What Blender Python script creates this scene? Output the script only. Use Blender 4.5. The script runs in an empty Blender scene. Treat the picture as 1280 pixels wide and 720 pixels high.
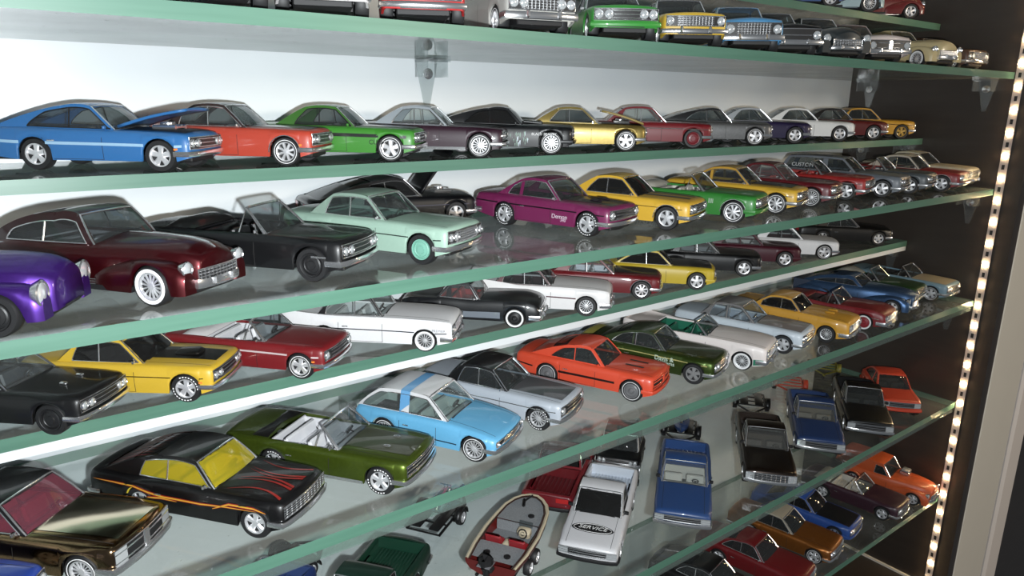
import bpy, bmesh, math, random
from math import sin, cos, pi, radians, sqrt, atan2
from mathutils import Vector, Matrix, Euler
random.seed(7)
U = 0.1064                                  # one layout unit = shelf depth = 10.64 cm
SHZ = dict(A=1.0400, B=0.7240, C=0.2964, D=0.0000, E=-0.4184, F=-0.7484, G=-1.4879, H=-2.2236)     # shelf top heights in layout units
YN = 0.4863                               # front edge of the narrow shelves
SC = bpy.context.scene
COL = SC.collection

# ------------------------------------------------------------------ camera
cam = bpy.data.cameras.new('camera'); camo = bpy.data.objects.new('camera', cam); COL.objects.link(camo)
cam.sensor_width = 36.0; cam.lens = 36.0 * 906.67 / 1280.0
cam.clip_start = 0.005; cam.clip_end = 20
camM = Matrix.Rotation(-0.655744, 3, 'Z') @ Matrix.Rotation(1.315374, 3, 'X') @ Matrix.Rotation(0.014410, 3, 'Z')
camo.matrix_world = Matrix.Translation(Vector((-5.34568, -1.84176, 0.52238)) * U) @ camM.to_4x4()
SC.camera = camo
# ------------------------------------------------------------------ world, flash, lamps, exposure
w = bpy.data.worlds.new('world'); SC.world = w; w.use_nodes = True
w.node_tree.nodes['Background'].inputs[0].default_value = (0.75, 0.87, 1.0, 1)
w.node_tree.nodes['Background'].inputs[1].default_value = 0.07
fl = bpy.data.lights.new('phone_flash', 'AREA'); fl.shape = 'DISK'; fl.size = 0.005; fl.energy = 1.32; fl.color = (0.93, 0.98, 1.0)
flo = bpy.data.objects.new('phone_flash', fl); COL.objects.link(flo)
flo.matrix_world = Matrix.Translation(Vector((-5.34568, -1.84176, 0.52238)) * U + camM @ Vector((0.014, -0.012, 0.004))) @ camM.to_4x4()
rl = bpy.data.lights.new('room_lamp', 'AREA'); rl.shape = 'RECTANGLE'; rl.size = 0.13; rl.size_y = 0.10; rl.energy = 3.0; rl.color = (1.0, 0.88, 0.72)
rlo = bpy.data.objects.new('room_lamp', rl); COL.objects.link(rlo)
rlo.location = (0.08, -0.95, 0.20); rlo.rotation_euler = (Vector((-0.25, 0.03, -0.1)) - rlo.location).to_track_quat('-Z', 'Y').to_euler()
SC.view_settings.view_transform = 'Standard'; SC.view_settings.look = 'None'; SC.view_settings.gamma = 1.0
SC.view_settings.use_curve_mapping = False; SC.view_settings.exposure = 0.12
SC.cycles.max_bounces = 10; SC.cycles.transparent_max_bounces = 28; SC.cycles.glossy_bounces = 4
SC.cycles.sample_clamp_indirect = 4.0
SC.cycles.caustics_reflective = False; SC.cycles.caustics_refractive = False

# ------------------------------------------------------------------ materials
MATS = {}
def pm(key, col, rough=.4, metal=0., coat=0., emit=None, es=0., noise=None, alpha=1., spec=.5):
    """procedural material; noise = (scale, amount) mottles the base colour a little"""
    if key in MATS: return MATS[key]
    m = bpy.data.materials.new(key); m.use_nodes = True; nt = m.node_tree; b = nt.nodes['Principled BSDF']
    c = (*col, 1)
    b.inputs['Base Color'].default_value = c; b.inputs['Roughness'].default_value = rough; b.inputs['Metallic'].default_value = metal
    b.inputs['Coat Weight'].default_value = coat; b.inputs['Coat Roughness'].default_value = .04
    b.inputs['Specular IOR Level'].default_value = spec
    if emit: b.inputs['Emission Color'].default_value = (*emit, 1); b.inputs['Emission Strength'].default_value = es
    if noise:
        tc = nt.nodes.new('ShaderNodeTexCoord'); n = nt.nodes.new('ShaderNodeTexNoise'); n.inputs['Scale'].default_value = noise[0]; n.inputs['Detail'].default_value = 4
        nt.links.new(tc.outputs['Object'], n.inputs['Vector'])
        r = nt.nodes.new('ShaderNodeMix'); r.data_type = 'RGBA'
        k = noise[1]; r.inputs[6].default_value = (*[max(0, x * (1 - k)) for x in col], 1); r.inputs[7].default_value = (*[min(1, x * (1 + k)) for x in col], 1)
        nt.links.new(n.outputs[0], r.inputs[0]); nt.links.new(r.outputs[2], b.inputs['Base Color'])
    MATS[key] = m; return m

def paint(rgb, metallic=0.):
    """die-cast enamel: sRGB 0-255 colour, clear coat, tiny flake"""
    key = 'paint_%d_%d_%d_%d' % (*rgb, int(metallic * 10))
    if key in MATS: return MATS[key]
    lin = [((x / 255) ** 2.2) for x in rgb]; g_ = sum(lin) / 3; lin = [(c * .92 + g_ * .08) * .86 for c in lin]
    m = pm(key, lin, .38 if metallic else .42, metallic * .7, .45, noise=(900, .22 if metallic else .04))
    return m

def thin_fresnel(nt, ior=1.5):
    # same reflectance from either side of a thin pane
    f = nt.nodes.new('ShaderNodeFresnel'); g = nt.nodes.new('ShaderNodeNewGeometry'); r = nt.nodes.new('ShaderNodeMapRange')
    r.inputs[3].default_value = ior; r.inputs[4].default_value = 1 / ior
    nt.links.new(g.outputs['Backfacing'], r.inputs[0]); nt.links.new(r.outputs[0], f.inputs[0]); return f
def glassy(key, tint, dark=0.0, rough=.02, gloss=1.0):
    """thin pane: tinted see-through plus Fresnel reflection; dark = share of opaque tint"""
    if key in MATS: return MATS[key]
    m = bpy.data.materials.new(key); m.use_nodes = True; nt = m.node_tree; nt.nodes.clear()
    o = nt.nodes.new('ShaderNodeOutputMaterial'); t = nt.nodes.new('ShaderNodeBsdfTransparent'); t.inputs[0].default_value = (*tint, 1)
    g = nt.nodes.new('ShaderNodeBsdfGlossy'); g.inputs['Roughness'].default_value = rough
    f = thin_fresnel(nt)
    mx = nt.nodes.new('ShaderNodeMixShader')
    d = nt.nodes.new('ShaderNodeBsdfDiffuse'); d.inputs[0].default_value = (*[x * .5 for x in tint], 1)
    m0 = nt.nodes.new('ShaderNodeMixShader'); m0.inputs[0].default_value = dark
    nt.links.new(t.outputs[0], m0.inputs[1]); nt.links.new(d.outputs[0], m0.inputs[2])
    nt.links.new(f.outputs[0], mx.inputs[0]); nt.links.new(m0.outputs[0], mx.inputs[1]); nt.links.new(g.outputs[0], mx.inputs[2]); nt.links.new(mx.outputs[0], o.inputs[0])
    MATS[key] = m; return m

CHROME = pm('chrome', (.86, .86, .87), .2, .93)
RIMM = pm('polished_alloy', (.88, .88, .90), .36, .72)
RUBBER = pm('tyre_rubber', (.012, .012, .013), .55)
BLACK = pm('satin_black', (.012, .012, .013), .45)
GAP = pm('panel_gap', (.02, .018, .018), .7)
CHASSIS = pm('chassis_black', (.008, .008, .009), .6)
LENS = pm('lamp_lens', (.75, .78, .80), .12, .55, .8)
REDLENS = pm('red_lens', (.45, .02, .02), .2, 0, .6)
AMBER = pm('amber_lens', (.75, .22, .04), .25, 0, .6)
WHITE = pm('white_print', (.8, .8, .8), .5)
GLASS = glassy('window_clear', (.80, .84, .84), .10)
GLASSD = glassy('window_smoked', (.50, .54, .55), .08)
GLASSX = glassy('window_dark', (.08, .08, .08), .3)
GLASSY_ = glassy('window_yellow', (.9, .78, .06), .5)
GLASSP = glassy('window_pink', (.62, .22, .30), .30)
GLASSB = glassy('window_blue', (.35, .55, .75), .2)
GL = {'c': GLASS, 'd': GLASSD, 'x': GLASSX, 'y': GLASSY_, 'p': GLASSP, 'b': GLASSB}

# ------------------------------------------------------------------ mesh helpers
def mesh(name, vs, fs, smooth=True, angle=None):
    me = bpy.data.meshes.new(name); me.from_pydata([tuple(v) for v in vs], [], fs); me.validate(); me.update()
    if smooth:
        me.polygons.foreach_set('use_smooth', [True] * len(me.polygons))
        try: me.set_sharp_from_angle(angle=radians(angle or 38))
        except Exception: pass
    return me

def link(name, me, mat=None, parent=None, loc=None, rot=None, scale=None):
    o = bpy.data.objects.new(name, me); COL.objects.link(o)
    if mat is not None:
        if len(me.materials) == 0: me.materials.append(None)
        o.material_slots[0].link = 'OBJECT'; o.material_slots[0].material = mat
    if parent is not None: o.parent = parent
    if loc is not None: o.location = loc
    if rot is not None: o.rotation_euler = rot
    if scale is not None: o.scale = scale
    return o

class MB:
    """collects primitive shapes into one mesh (units as given)"""
    def __init__(s): s.v = []; s.f = []
    def add(s, vs, fs):
        n = len(s.v); s.v += [tuple(v) for v in vs]; s.f += [tuple(i + n for i in f) for f in fs]
    def box(s, c, d, rot=None, bev=0.):
        x, y, z = d[0] / 2, d[1] / 2, d[2] / 2
        if bev <= 0:
            vs = [(a * x, b * y, e * z) for a in (-1, 1) for b in (-1, 1) for e in (-1, 1)]
            fs = [(0, 1, 3, 2), (4, 6, 7, 5), (0, 4, 5, 1), (2, 3, 7, 6), (0, 2, 6, 4), (1, 5, 7, 3)]
        else:
            b = min(bev, x, y, z) * .999
            vs = []; fs = []
            rings = [(-z, b), (-z + b, 0), (z - b, 0), (z, b)]
            for zz, i in rings:
                X, Y = x - i, y - i
                c8 = [(X, Y - b), (X - b, Y), (-X + b, Y), (-X, Y - b), (-X, -Y + b), (-X + b, -Y), (X - b, -Y), (X, -Y + b)]
                vs += [(p, q, zz) for p, q in c8]
            for k in range(3):
                for i in range(8): j = (i + 1) % 8; fs.append((k * 8 + i, k * 8 + j, k * 8 + 8 + j, k * 8 + 8 + i))
            fs.append(tuple(range(7, -1, -1))); fs.append(tuple(range(24, 32)))
        if rot is not None:
            M = Euler(rot).to_matrix(); vs = [M @ Vector(v) for v in vs]
        s.add([(v[0] + c[0], v[1] + c[1], v[2] + c[2]) for v in vs], fs)
    def tube(s, pts, r, n=6, closed=False, caps=True):
        P = [Vector(p) for p in pts]; m = len(P)
        rs = r if isinstance(r, (list, tuple)) else [r] * m
        vs = []; prev = None
        for i in range(m):
            a = P[(i - 1) % m] if (closed or i > 0) else P[i]; b = P[(i + 1) % m] if (closed or i < m - 1) else P[i]
            t = (b - a); t = t.normalized() if t.length > 1e-9 else Vector((1, 0, 0))
            if prev is None:
                up = Vector((0, 0, 1)) if abs(t.z) < .9 else Vector((0, 1, 0))
            else: up = prev
            u = (up - t * up.dot(t)).normalized(); prev = u; q = t.cross(u)
            for k in range(n):
                an = 2 * pi * k / n; vs.append(P[i] + (u * cos(an) + q * sin(an)) * rs[i])
        fs = []
        for i in range(m if closed else m - 1):
            j = (i + 1) % m
            for k in range(n): l = (k + 1) % n; fs.append((i * n + k, i * n + l, j * n + l, j * n + k))
        if caps and not closed: fs.append(tuple(range(n - 1, -1, -1))); fs.append(tuple((m - 1) * n + k for k in range(n)))
        s.add(vs, fs)
    def lathe(s, prof, c=(0, 0, 0), n=20, axis='y', a0=0, a1=2 * pi):
        """prof: (radius, along axis)"""
        vs = []; fs = []; m = len(prof)
        for i in range(n):
            a = 2 * pi * i / n
            for r, h in prof:
                p = (r * cos(a), h, r * sin(a)) if axis == 'y' else ((h, r * cos(a), r * sin(a)) if axis == 'x' else (r * cos(a), r * sin(a), h))
                vs.append((p[0] + c[0], p[1] + c[1], p[2] + c[2]))
        for i in range(n):
            j = (i + 1) % n
            for k in range(m - 1): fs.append((i * m + k, i * m + k + 1, j * m + k + 1, j * m + k))
        s.add(vs, fs)
    def grid(s, rows, closed=False):
        m = len(rows[0]); vs = [p for r in rows for p in r]; fs = []
        for i in range(len(rows) - 1):
            for k in range(m - 1 if not closed else m):
                l = (k + 1) % m; fs.append((i * m + k, i * m + l, (i + 1) * m + l, (i + 1) * m + k))
        s.add(vs, fs)
    def get(s, name, smooth=True, angle=38, sc=.001):
        return mesh(name, [(v[0] * sc, v[1] * sc, v[2] * sc) for v in s.v], s.f, smooth, angle)
    def out(s, name, mat, parent=None, smooth=True, angle=38, sc=.001, **k):
        return link(name, s.get(name, smooth, angle, sc), mat, parent, **k)

def empty(name, loc, rz, label, cat, group=None):
    o = bpy.data.objects.new(name, None); COL.objects.link(o); o.empty_display_size = .01
    o.location = loc; o.rotation_euler = (0, 0, rz)
    o['label'] = label; o['category'] = cat
    if group: o['group'] = group
    return o

def lerp(pts, t):
    if t <= pts[0][0]: return pts[0][1]
    for (a, p), (b, q) in zip(pts, pts[1:]):
        if t <= b: 
            k = (t - a) / (b - a) if b > a else 0
            return p + (q - p) * k
    return pts[-1][1]
def slerp_(pts, t):
    """monotone-ish smooth interpolation"""
    if t <= pts[0][0]: return pts[0][1]
    if t >= pts[-1][0]: return pts[-1][1]
    n = len(pts)
    for i in range(n - 1):
        a, p = pts[i]; b, q = pts[i + 1]
        if t <= b:
            def sl(j):
                if j <= 0 or j >= n - 1: 
                    j0 = max(0, j - 1); j1 = min(n - 1, j + 1)
                    return (pts[j1][1] - pts[j0][1]) / (pts[j1][0] - pts[j0][0])
                s0 = (pts[j][1] - pts[j - 1][1]) / (pts[j][0] - pts[j - 1][0]); s1 = (pts[j + 1][1] - pts[j][1]) / (pts[j + 1][0] - pts[j][0])
                return 0 if s0 * s1 <= 0 else 2 * s0 * s1 / (s0 + s1)
            h = b - a; u = (t - a) / h; m0, m1 = sl(i) * h, sl(i + 1) * h
            return (2 * u**3 - 3 * u * u + 1) * p + (u**3 - 2 * u * u + u) * m0 + (-2 * u**3 + 3 * u * u) * q + (u**3 - u * u) * m1
    return pts[-1][1]

# ------------------------------------------------------------------ wheels (shared meshes)
WM = {}
def wheel_meshes(kind, r, wd):
    key = (kind, r, wd)
    if key in WM: return WM[key]
    ri = r * (.66 if kind not in ('fat',) else .55)
    t = MB(); t.lathe([(ri, -wd * .42), (ri * 1.08, -wd * .5), (r * .92, -wd * .5), (r, -wd * .32), (r, wd * .32), (r * .92, wd * .5), (ri * 1.08, wd * .5), (ri, wd * .42), (ri * .6, 0)], n=28)
    tyre = t.get('wheel')
    m = MB()          # rim, outer face towards -y
    m.lathe([(ri, -wd * .40), (ri, -wd * .50), (ri * .90, -wd * .48), (ri * .86, -wd * .30)], n=28)
    nsp = {'mag': 5, 'rally': 5, 'wire': 14, 'disc': 0, 'steel': 0, 'fat': 5, 'eight': 8, 'baby': 0}.get(kind, 5)
    if nsp:
        m.lathe([(ri * .3, -wd * .34), (ri * .26, -wd * .44), (0.01, -wd * .46)], n=14)
        for k in range(nsp):
            a = 2 * pi * k / nsp + .3; wdt = (.16 if nsp <= 5 else .09 if nsp <= 8 else .035) * r
            ca, sa = cos(a), sin(a)
            pts = []
            for rr, ww, yy in ((ri * .15, wdt * .8, -wd * .42), (ri * .9, wdt * 1.35, -wd * .36)):
                for sg, dy in ((-1, .22), (-.6, 0), (.6, 0), (1, .22)):
                    pts.append((rr * ca - sg * ww * sa, yy + dy * wd * .5, rr * sa + sg * ww * ca))
            m.add(pts, [(0, 1, 5, 4), (1, 2, 6, 5), (2, 3, 7, 6)])
    else:
        dome = .62 if kind == 'baby' else .5
        m.lathe([(ri * .88, -wd * .36), (ri * .72, -wd * .43), (ri * .66, -wd * .38), (ri * .4, -wd * .42), (ri * .36, -wd * .5), (ri * .2, -wd * dome), (0.01, -wd * dome)], n=24)
    rim = m.get('rim')
    b = MB(); b.lathe([(ri * .97, -wd * .25), (0.01, -wd * .2)], n=20); back = b.get('brake_disc')
    wwm = MB(); wwm.lathe([(ri * 1.02, -wd * .49), (ri * 1.06, -wd * .525), (ri * 1.27, -wd * .525), (ri * 1.30, -wd * .49)], n=28); band = wwm.get('whitewall')
    thin = MB(); thin.lathe([(ri * 1.14, -wd * .49), (ri * 1.15, -wd * .52), (ri * 1.21, -wd * .52), (ri * 1.22, -wd * .49)], n=28); line = thin.get('sidewall_stripe')
    lt = MB()
    for k in range(26):
        if k % 13 in (9, 10, 11, 12): continue
        a = 2 * pi * k / 26; ca, sa = cos(a), sin(a); rr = ri * 1.22; h = ri * .055; ww = ri * .085
        P = [((rr + i * h) * ca - j * ww * sa, -wd * .53, (rr + i * h) * sa + j * ww * ca) for i, j in ((-1, -1), (1, -1), (1, 1), (-1, 1))]
        lt.add(P, [(0, 1, 2, 3)])
    letters = lt.get('tyre_lettering', smooth=False)
    WM[key] = (tyre, rim, back, band, line, letters); return WM[key]

def put_wheel(root, x, side, r, wd, kind, rimmat, band=None, track=12.6):
    tyre, rim, back, ww, line, letters = wheel_meshes(kind, r, wd)
    o = link('wheel', tyre, RUBBER, root, loc=(x * .001, side * (track - wd / 2) * .001, r * .001), rot=(0, 0, 0 if side < 0 else pi))
    link('rim', rim, RIMM if rimmat is CHROME else rimmat, o); link('brake_disc', back, CHASSIS, o)
    if band == 'w': link('whitewall', ww, WHITE, o)
    elif band == 't': link('sidewall_stripe', line, WHITE, o)
    elif band == 'r': link('sidewall_stripe', line, REDLENS, o)
    elif band == 'l': link('tyre_lettering', letters, WHITE, o)
    return o

# ------------------------------------------------------------------ setting: cabinet shell
def struct(o, nm=None):
    o['kind'] = 'structure'; return o
def sbox(name, x0, x1, y0, y1, z0, z1, mat, parent=None, bev=0.):
    M = MB(); M.box(((x0 + x1) / 2, (y0 + y1) / 2, (z0 + z1) / 2), (x1 - x0, y1 - y0, z1 - z0), bev=bev)
    return M.out(name, mat, parent, smooth=False, sc=U)
def panel_mat(key, col, rough, grain=0., bump=0., coat=0.):
    m = pm(key, col, rough, 0, coat); nt = m.node_tree; b = nt.nodes['Principled BSDF']
    tc = nt.nodes.new('ShaderNodeTexCoord'); mp = nt.nodes.new('ShaderNodeMapping'); mp.inputs['Scale'].default_value = (20, 20, 160) if grain else (40, 40, 40)
    n = nt.nodes.new('ShaderNodeTexNoise'); n.inputs['Scale'].default_value = 1.2; n.inputs['Detail'].default_value = 5
    nt.links.new(tc.outputs['Object'], mp.inputs['Vector']); nt.links.new(mp.outputs[0], n.inputs['Vector'])
    mx = nt.nodes.new('ShaderNodeMix'); mx.data_type = 'RGBA'; k = grain or .03
    mx.inputs[6].default_value = (*[c * (1 - k) for c in col], 1); mx.inputs[7].default_value = (*[c * (1 + k) for c in col], 1)
    nt.links.new(n.outputs[0], mx.inputs[0]); nt.links.new(mx.outputs[2], b.inputs['Base Color'])
    if bump:
        bp = nt.nodes.new('ShaderNodeBump'); bp.inputs['Strength'].default_value = bump; bp.inputs['Distance'].default_value = .0005
        nt.links.new(n.outputs[0], bp.inputs['Height']); nt.links.new(bp.outputs[0], b.inputs['Normal'])
    return m
WHITEP = panel_mat('white_back_panel', (.70, .74, .76), .34)
DARKP = panel_mat('dark_brown_laminate', (.034, .026, .021), .42, grain=.25, bump=.1)
BEIGE = panel_mat('beige_frame_paint', (.72, .67, .58), .5)
BEIGE2 = panel_mat('pale_frame_paint', (.80, .72, .66), .5)
ZT, ZB, WY, XL = 1.75, -2.96, 1.05, -6.6
struct(sbox('wall_back', XL, 0.02, WY, WY + .12, ZB - .1, ZT, WHITEP))
struct(sbox('wall_right', 0, .10, -.15, WY + .12, ZB - .1, ZT, DARKP))
struct(sbox('wall_left', XL - .1, XL, -.1, WY + .12, ZB - .1, ZT, WHITEP))
struct(sbox('ceiling', XL, .10, -.1, WY + .12, ZT, ZT + .1, WHITEP))
struct(sbox('floor', XL - .1, .10, -.15, WY + .12, ZB - .2, ZB, DARKP))
struct(sbox('trim_1', -.02, 0, -.1, WY, ZB, ZB + .015, BEIGE))              # thin joint between side panel and floor
struct(sbox('trim_2', .10, .70, -.155, .05, ZB - 2, ZT, BEIGE, bev=.01))          # cabinet door frame beside the dark side panel
struct(sbox('trim_3', .70, .74, -.12, .05, ZB - 2, ZT, DARKP))
struct(sbox('trim_4', .74, 1.0, -.17, .05, ZB - 2, ZT, BEIGE2, bev=.02))
struct(sbox('trim_5', 1.0, 3.0, -.06, .05, ZB - 2, ZT, DARKP))

# ------------------------------------------------------------------ glass shelves
def glass_face_mat():
    m = bpy.data.materials.new('shelf_glass'); m.use_nodes = True; nt = m.node_tree; nt.nodes.clear(); N = nt.nodes.new; K = nt.links.new
    o = N('ShaderNodeOutputMaterial'); t = N('ShaderNodeBsdfTransparent'); t.inputs[0].default_value = (.955, .98, .972, 1)
    gl = N('ShaderNodeBsdfGlossy'); gl.inputs['Roughness'].default_value = .03
    d = N('ShaderNodeBsdfDiffuse'); d.inputs[0].default_value = (.62, .64, .62, 1)
    tc = N('ShaderNodeTexCoord'); n1 = N('ShaderNodeTexNoise'); n1.inputs['Scale'].default_value = 26; n1.inputs['Detail'].default_value = 5
    n2 = N('ShaderNodeTexNoise'); n2.inputs['Scale'].default_value = 420; n2.inputs['Detail'].default_value = 2
    r1 = N('ShaderNodeMapRange'); r1.inputs[1].default_value = .35; r1.inputs[2].default_value = .8; r1.inputs[3].default_value = .025; r1.inputs[4].default_value = .10
    r2 = N('ShaderNodeMapRange'); r2.inputs[1].default_value = .70; r2.inputs[2].default_value = .78; r2.inputs[3].default_value = 0; r2.inputs[4].default_value = .22
    K(tc.outputs['Object'], n1.inputs['Vector']); K(tc.outputs['Object'], n2.inputs['Vector']); K(n1.outputs[0], r1.inputs[0]); K(n2.outputs[0], r2.inputs[0])
    ad = N('ShaderNodeMath'); ad.operation = 'ADD'; K(r1.outputs[0], ad.inputs[0]); K(r2.outputs[0], ad.inputs[1])
    # dust lies on top of the glass and hides more of it at a flat viewing angle
    lw = N('ShaderNodeLayerWeight'); lw.inputs[0].default_value = .5; pw = N('ShaderNodeMath'); pw.operation = 'POWER'; K(lw.outputs['Facing'], pw.inputs[0]); pw.inputs[1].default_value = 6
    ma = N('ShaderNodeMath'); ma.operation = 'MULTIPLY_ADD'; K(pw.outputs[0], ma.inputs[0]); ma.inputs[1].default_value = 2.2; ma.inputs[2].default_value = 1.
    mu = N('ShaderNodeMath'); mu.operation = 'MULTIPLY'; mu.use_clamp = True; K(ad.outputs[0], mu.inputs[0]); K(ma.outputs[0], mu.inputs[1])
    f = thin_fresnel(nt)
    mx = N('ShaderNodeMixShader'); K(f.outputs[0], mx.inputs[0]); K(t.outputs[0], mx.inputs[1]); K(gl.outputs[0], mx.inputs[2])
    m0 = N('ShaderNodeMixShader'); K(mu.outputs[0], m0.inputs[0]); K(mx.outputs[0], m0.inputs[1]); K(d.outputs[0], m0.inputs[2]); K(m0.outputs[0], o.inputs[0])
    return m
def glass_edge_mat():
    m = bpy.data.materials.new('green_glass_edge'); m.use_nodes = True; nt = m.node_tree; b = nt.nodes['Principled BSDF']; N = nt.nodes.new; K = nt.links.new
    b.inputs['Roughness'].default_value = .38
    tc = N('ShaderNodeTexCoord'); mp = N('ShaderNodeMapping'); mp.inputs['Scale'].default_value = (12, 12, 300); n = N('ShaderNodeTexNoise'); n.inputs['Scale'].default_value = 1.5; n.inputs['Detail'].default_value = 3
    r = N('ShaderNodeMix'); r.data_type = 'RGBA'; r.inputs[6].default_value = (.055, .142, .100, 1); r.inputs[7].default_value = (.105, .225, .168, 1)
    K(tc.outputs['Object'], mp.inputs[0]); K(mp.outputs[0], n.inputs['Vector']); K(n.outputs[0], r.inputs[0]); K(r.outputs[2], b.inputs['Base Color'])
    return m
GFACE, GEDGE = glass_face_mat(), glass_edge_mat()
CLEARP = glassy('clear_plastic', (.93, .95, .95), .06, .08)
CHANNEL = glassy('green_clear_plastic', (.80, .90, .86), .12, .08)
TH = .040
def shelf(key, y0, label, th=TH):
    z = SHZ[key]; y1 = WY - .004
    t = bpy.data.objects.new('glass_shelf', None); COL.objects.link(t); t.location = (-3.3 * U, y0 * U, z * U)
    t['label'] = label; t['category'] = 'glass shelf'
    X0, X1 = XL + .01 + 3.3, -.004 + 3.3; Y1 = y1 - y0
    v = [(a, b, c) for c in (-th, 0) for a, b in ((X0, 0.), (X1, 0.), (X1, Y1), (X0, Y1))]
    # faces: top and bottom are clear, the four polished edges are green
    M = MB(); M.add(v, [(0, 3, 2, 1), (4, 5, 6, 7)]); p = M.out('pane', GFACE, t, smooth=False, sc=U)
    M = MB(); M.add(v, [(0, 1, 5, 4)]); e = M.out('polished_edge', GEDGE, p, smooth=False, sc=U)
    M = MB(); M.add(v, [(1, 2, 6, 5), (2, 3, 7, 6), (3, 0, 4, 7)]); e = M.out('polished_edge', GEDGE, p, smooth=False, sc=U)
    return t
shelf('A', YN, 'narrow top glass shelf seen from below at upper right')
shelf('B', 0., 'deep glass shelf holding the cars that face out, second from top')
shelf('C', YN, 'narrow glass shelf under the bright blue fastback, third from top')
shelf('D', 0., 'deep glass shelf under the maroon 1940s car, fourth from top')
shelf('E', YN, 'narrow glass shelf under the matte black hardtop, fifth from top')
shelf('F', 0., 'deep glass shelf under the light blue hatchback, sixth from top')
shelf('G', 0., 'deep glass shelf under the white pickup, seventh from top')
shelf('H', 0., 'lowest glass shelf, under the orange panel truck')
o = sbox('shelf_rail', XL + .02, -.01, YN + .0, YN + .06, SHZ['E'] - TH - .03, SHZ['E'] - TH - .0005, WHITEP); o['label'] = 'white rail running under the front edge of the fifth glass shelf'; o['category'] = 'rail'
for k, lab in (('F', 'clear plastic channel under the front of the sixth glass shelf'), ('G', 'clear plastic channel under the front of the seventh glass shelf')):
    t = bpy.data.objects.new('plastic_channel', None); COL.objects.link(t); t.location = (-3.3 * U, 0, (SHZ[k] - TH) * U); t['label'] = lab; t['category'] = 'plastic channel'
    sbox('channel_web', -3.28, 3.29, .004, .010, -.034, 0, CHANNEL, t); sbox('channel_lip', -3.28, 3.29, .010, .05, -.034, -.028, CHANNEL, t)

# shelf clips: clear plastic brackets with a steel screw
def clip(x, y, z, wall, label):
    t = empty('shelf_clip', (x * U, y * U, z * U), 0 if wall == 'back' else -pi / 2, label, 'shelf clip', 'clear shelf clips')
    M = MB()   # tapered wedge
    pr = [(-.055, 0), (.055, 0), (.045, -.05), (.012, -.20), (-.012, -.20), (-.045, -.05)]
    M.add([(a, -.012, b) for a, b in pr] + [(a, -.002, b) for a, b in pr], [(0, 1, 2, 3, 4, 5), (11, 10, 9, 8, 7, 6)] + [(i, i + 6, (i + 1) % 6 + 6, (i + 1) % 6) for i in range(6)])
    M.out('bracket', CLEARP, t, smooth=False, sc=U)
    M = MB(); M.box((0, -.06, -.006), (.11, .12, .012)); M.box((-.05, -.05, -.04), (.008, .10, .07)); M.box((.05, -.05, -.04), (.008, .10, .07)); M.out('support_lip', CLEARP, t, smooth=False, sc=U)
    M = MB(); M.lathe([(.024, -.014), (.024, -.022), (.001, -.026)], (0, 0, -.06), n=12); M.out('screw', CHROME, t, sc=U)
tb = TH + .001
clip(-3.62, WY, SHZ['B'] - tb, 'back', 'clear clip on the white back panel under the second shelf')
clip(0, .90, SHZ['B'] - tb, 'right', 'clear clip under the second shelf at the back of the dark side panel')
clip(0, .14, SHZ['B'] - tb, 'right', 'clear clip under the front right corner of the second shelf')
clip(0, .90, SHZ['C'] - tb, 'right', 'clear clip under the third shelf at the back corner')
clip(0, .58, SHZ['C'] - tb, 'right', 'clear clip under the front of the third shelf, dark side panel')
clip(0, .12, SHZ['D'] - tb, 'right', 'clear clip under the front right corner of the fourth shelf')
clip(0, .58, SHZ['E'] - tb, 'right', 'clear clip under the right end of the narrow fifth shelf')
clip(0, .14, SHZ['F'] - tb, 'right', 'clear clip under the front right corner of the sixth shelf')
clip(-4.05, WY, SHZ['F'] - tb, 'back', 'clear clip on the back panel under the sixth shelf, above the green truck bed')

# LED strip on the front edge of the dark side panel
t = empty('led_strip', (0, -.03 * U, ZB * U), 0, 'strip of small warm white LEDs running down the dark side panel', 'light strip')
STRIPM = panel_mat('led_tape', (.42, .38, .38), .4)
sbox('tape', -.006, -.001, -.024, .024, .02, ZT - ZB - .01, STRIPM, t)
LEDM = pm('led_glow', (1., .85, .6), .3, emit=(1., .70, .36), es=150.)
chip = MB(); chip.box((0, 0, 0), (.010, .024, .024), bev=.003); chipm = chip.get('led', smooth=False, sc=U)
padm = MB(); padm.box((0, 0, 0), (.004, .016, .03)); padm = padm.get('resistor', smooth=False, sc=U)
z = .06
while z < ZT - ZB - .05:
    l = link('led', chipm, LEDM, t, loc=(-.010 * U, 0, z * U)); link('resistor', padm, CHASSIS, t, loc=(-.008 * U, 0, (z + .07) * U)); z += .1415

# ------------------------------------------------------------------ the model car builder (millimetres, x forward, y left, z up)
DEF = dict(L=75., W=28., wb=43., fo=14., r=5.45, wd=4.0, wk='mag', band=None, rim='chrome', sill=3.6,
    top=[(0, 11.6), (.04, 12.7), (.2, 13.0), (.4, 12.8), (.64, 12.6), (.9, 11.8), (.97, 11.2), (1, 10.6)],
    wp=[(0, .90), (.06, .955), (.2, 1.), (.35, 1.0), (.5, .985), (.7, .985), (.85, .985), (.95, .95), (1, .92)],
    rb=.19, rr=.36, rf=.53, cw=.645, H=19.8, p=1.15, yb=.86, yr=.66, q0=.30, q1=.40, qb=None, rwin=(.12, .82), rwv=.84,
    drop=1.1, crown=.5, bow=1.6, rake=0., fin=None, peak=0., kind='coupe', glass='d', roofc=None, inter=(25, 25, 27), seat=None,
    trimc='chrome', doors=(.35, .60), bpil=(.44,), grille='bar', lamps='quad', bumper=1, hood=None, stripe=None, rocker=False,
    beltline=False, wintrim=True, two=None, scoop=None, lowtwo=None, bed=None, tail=True, rail=1.15, flare=.6, skirt=False, mirrors=True)

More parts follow.
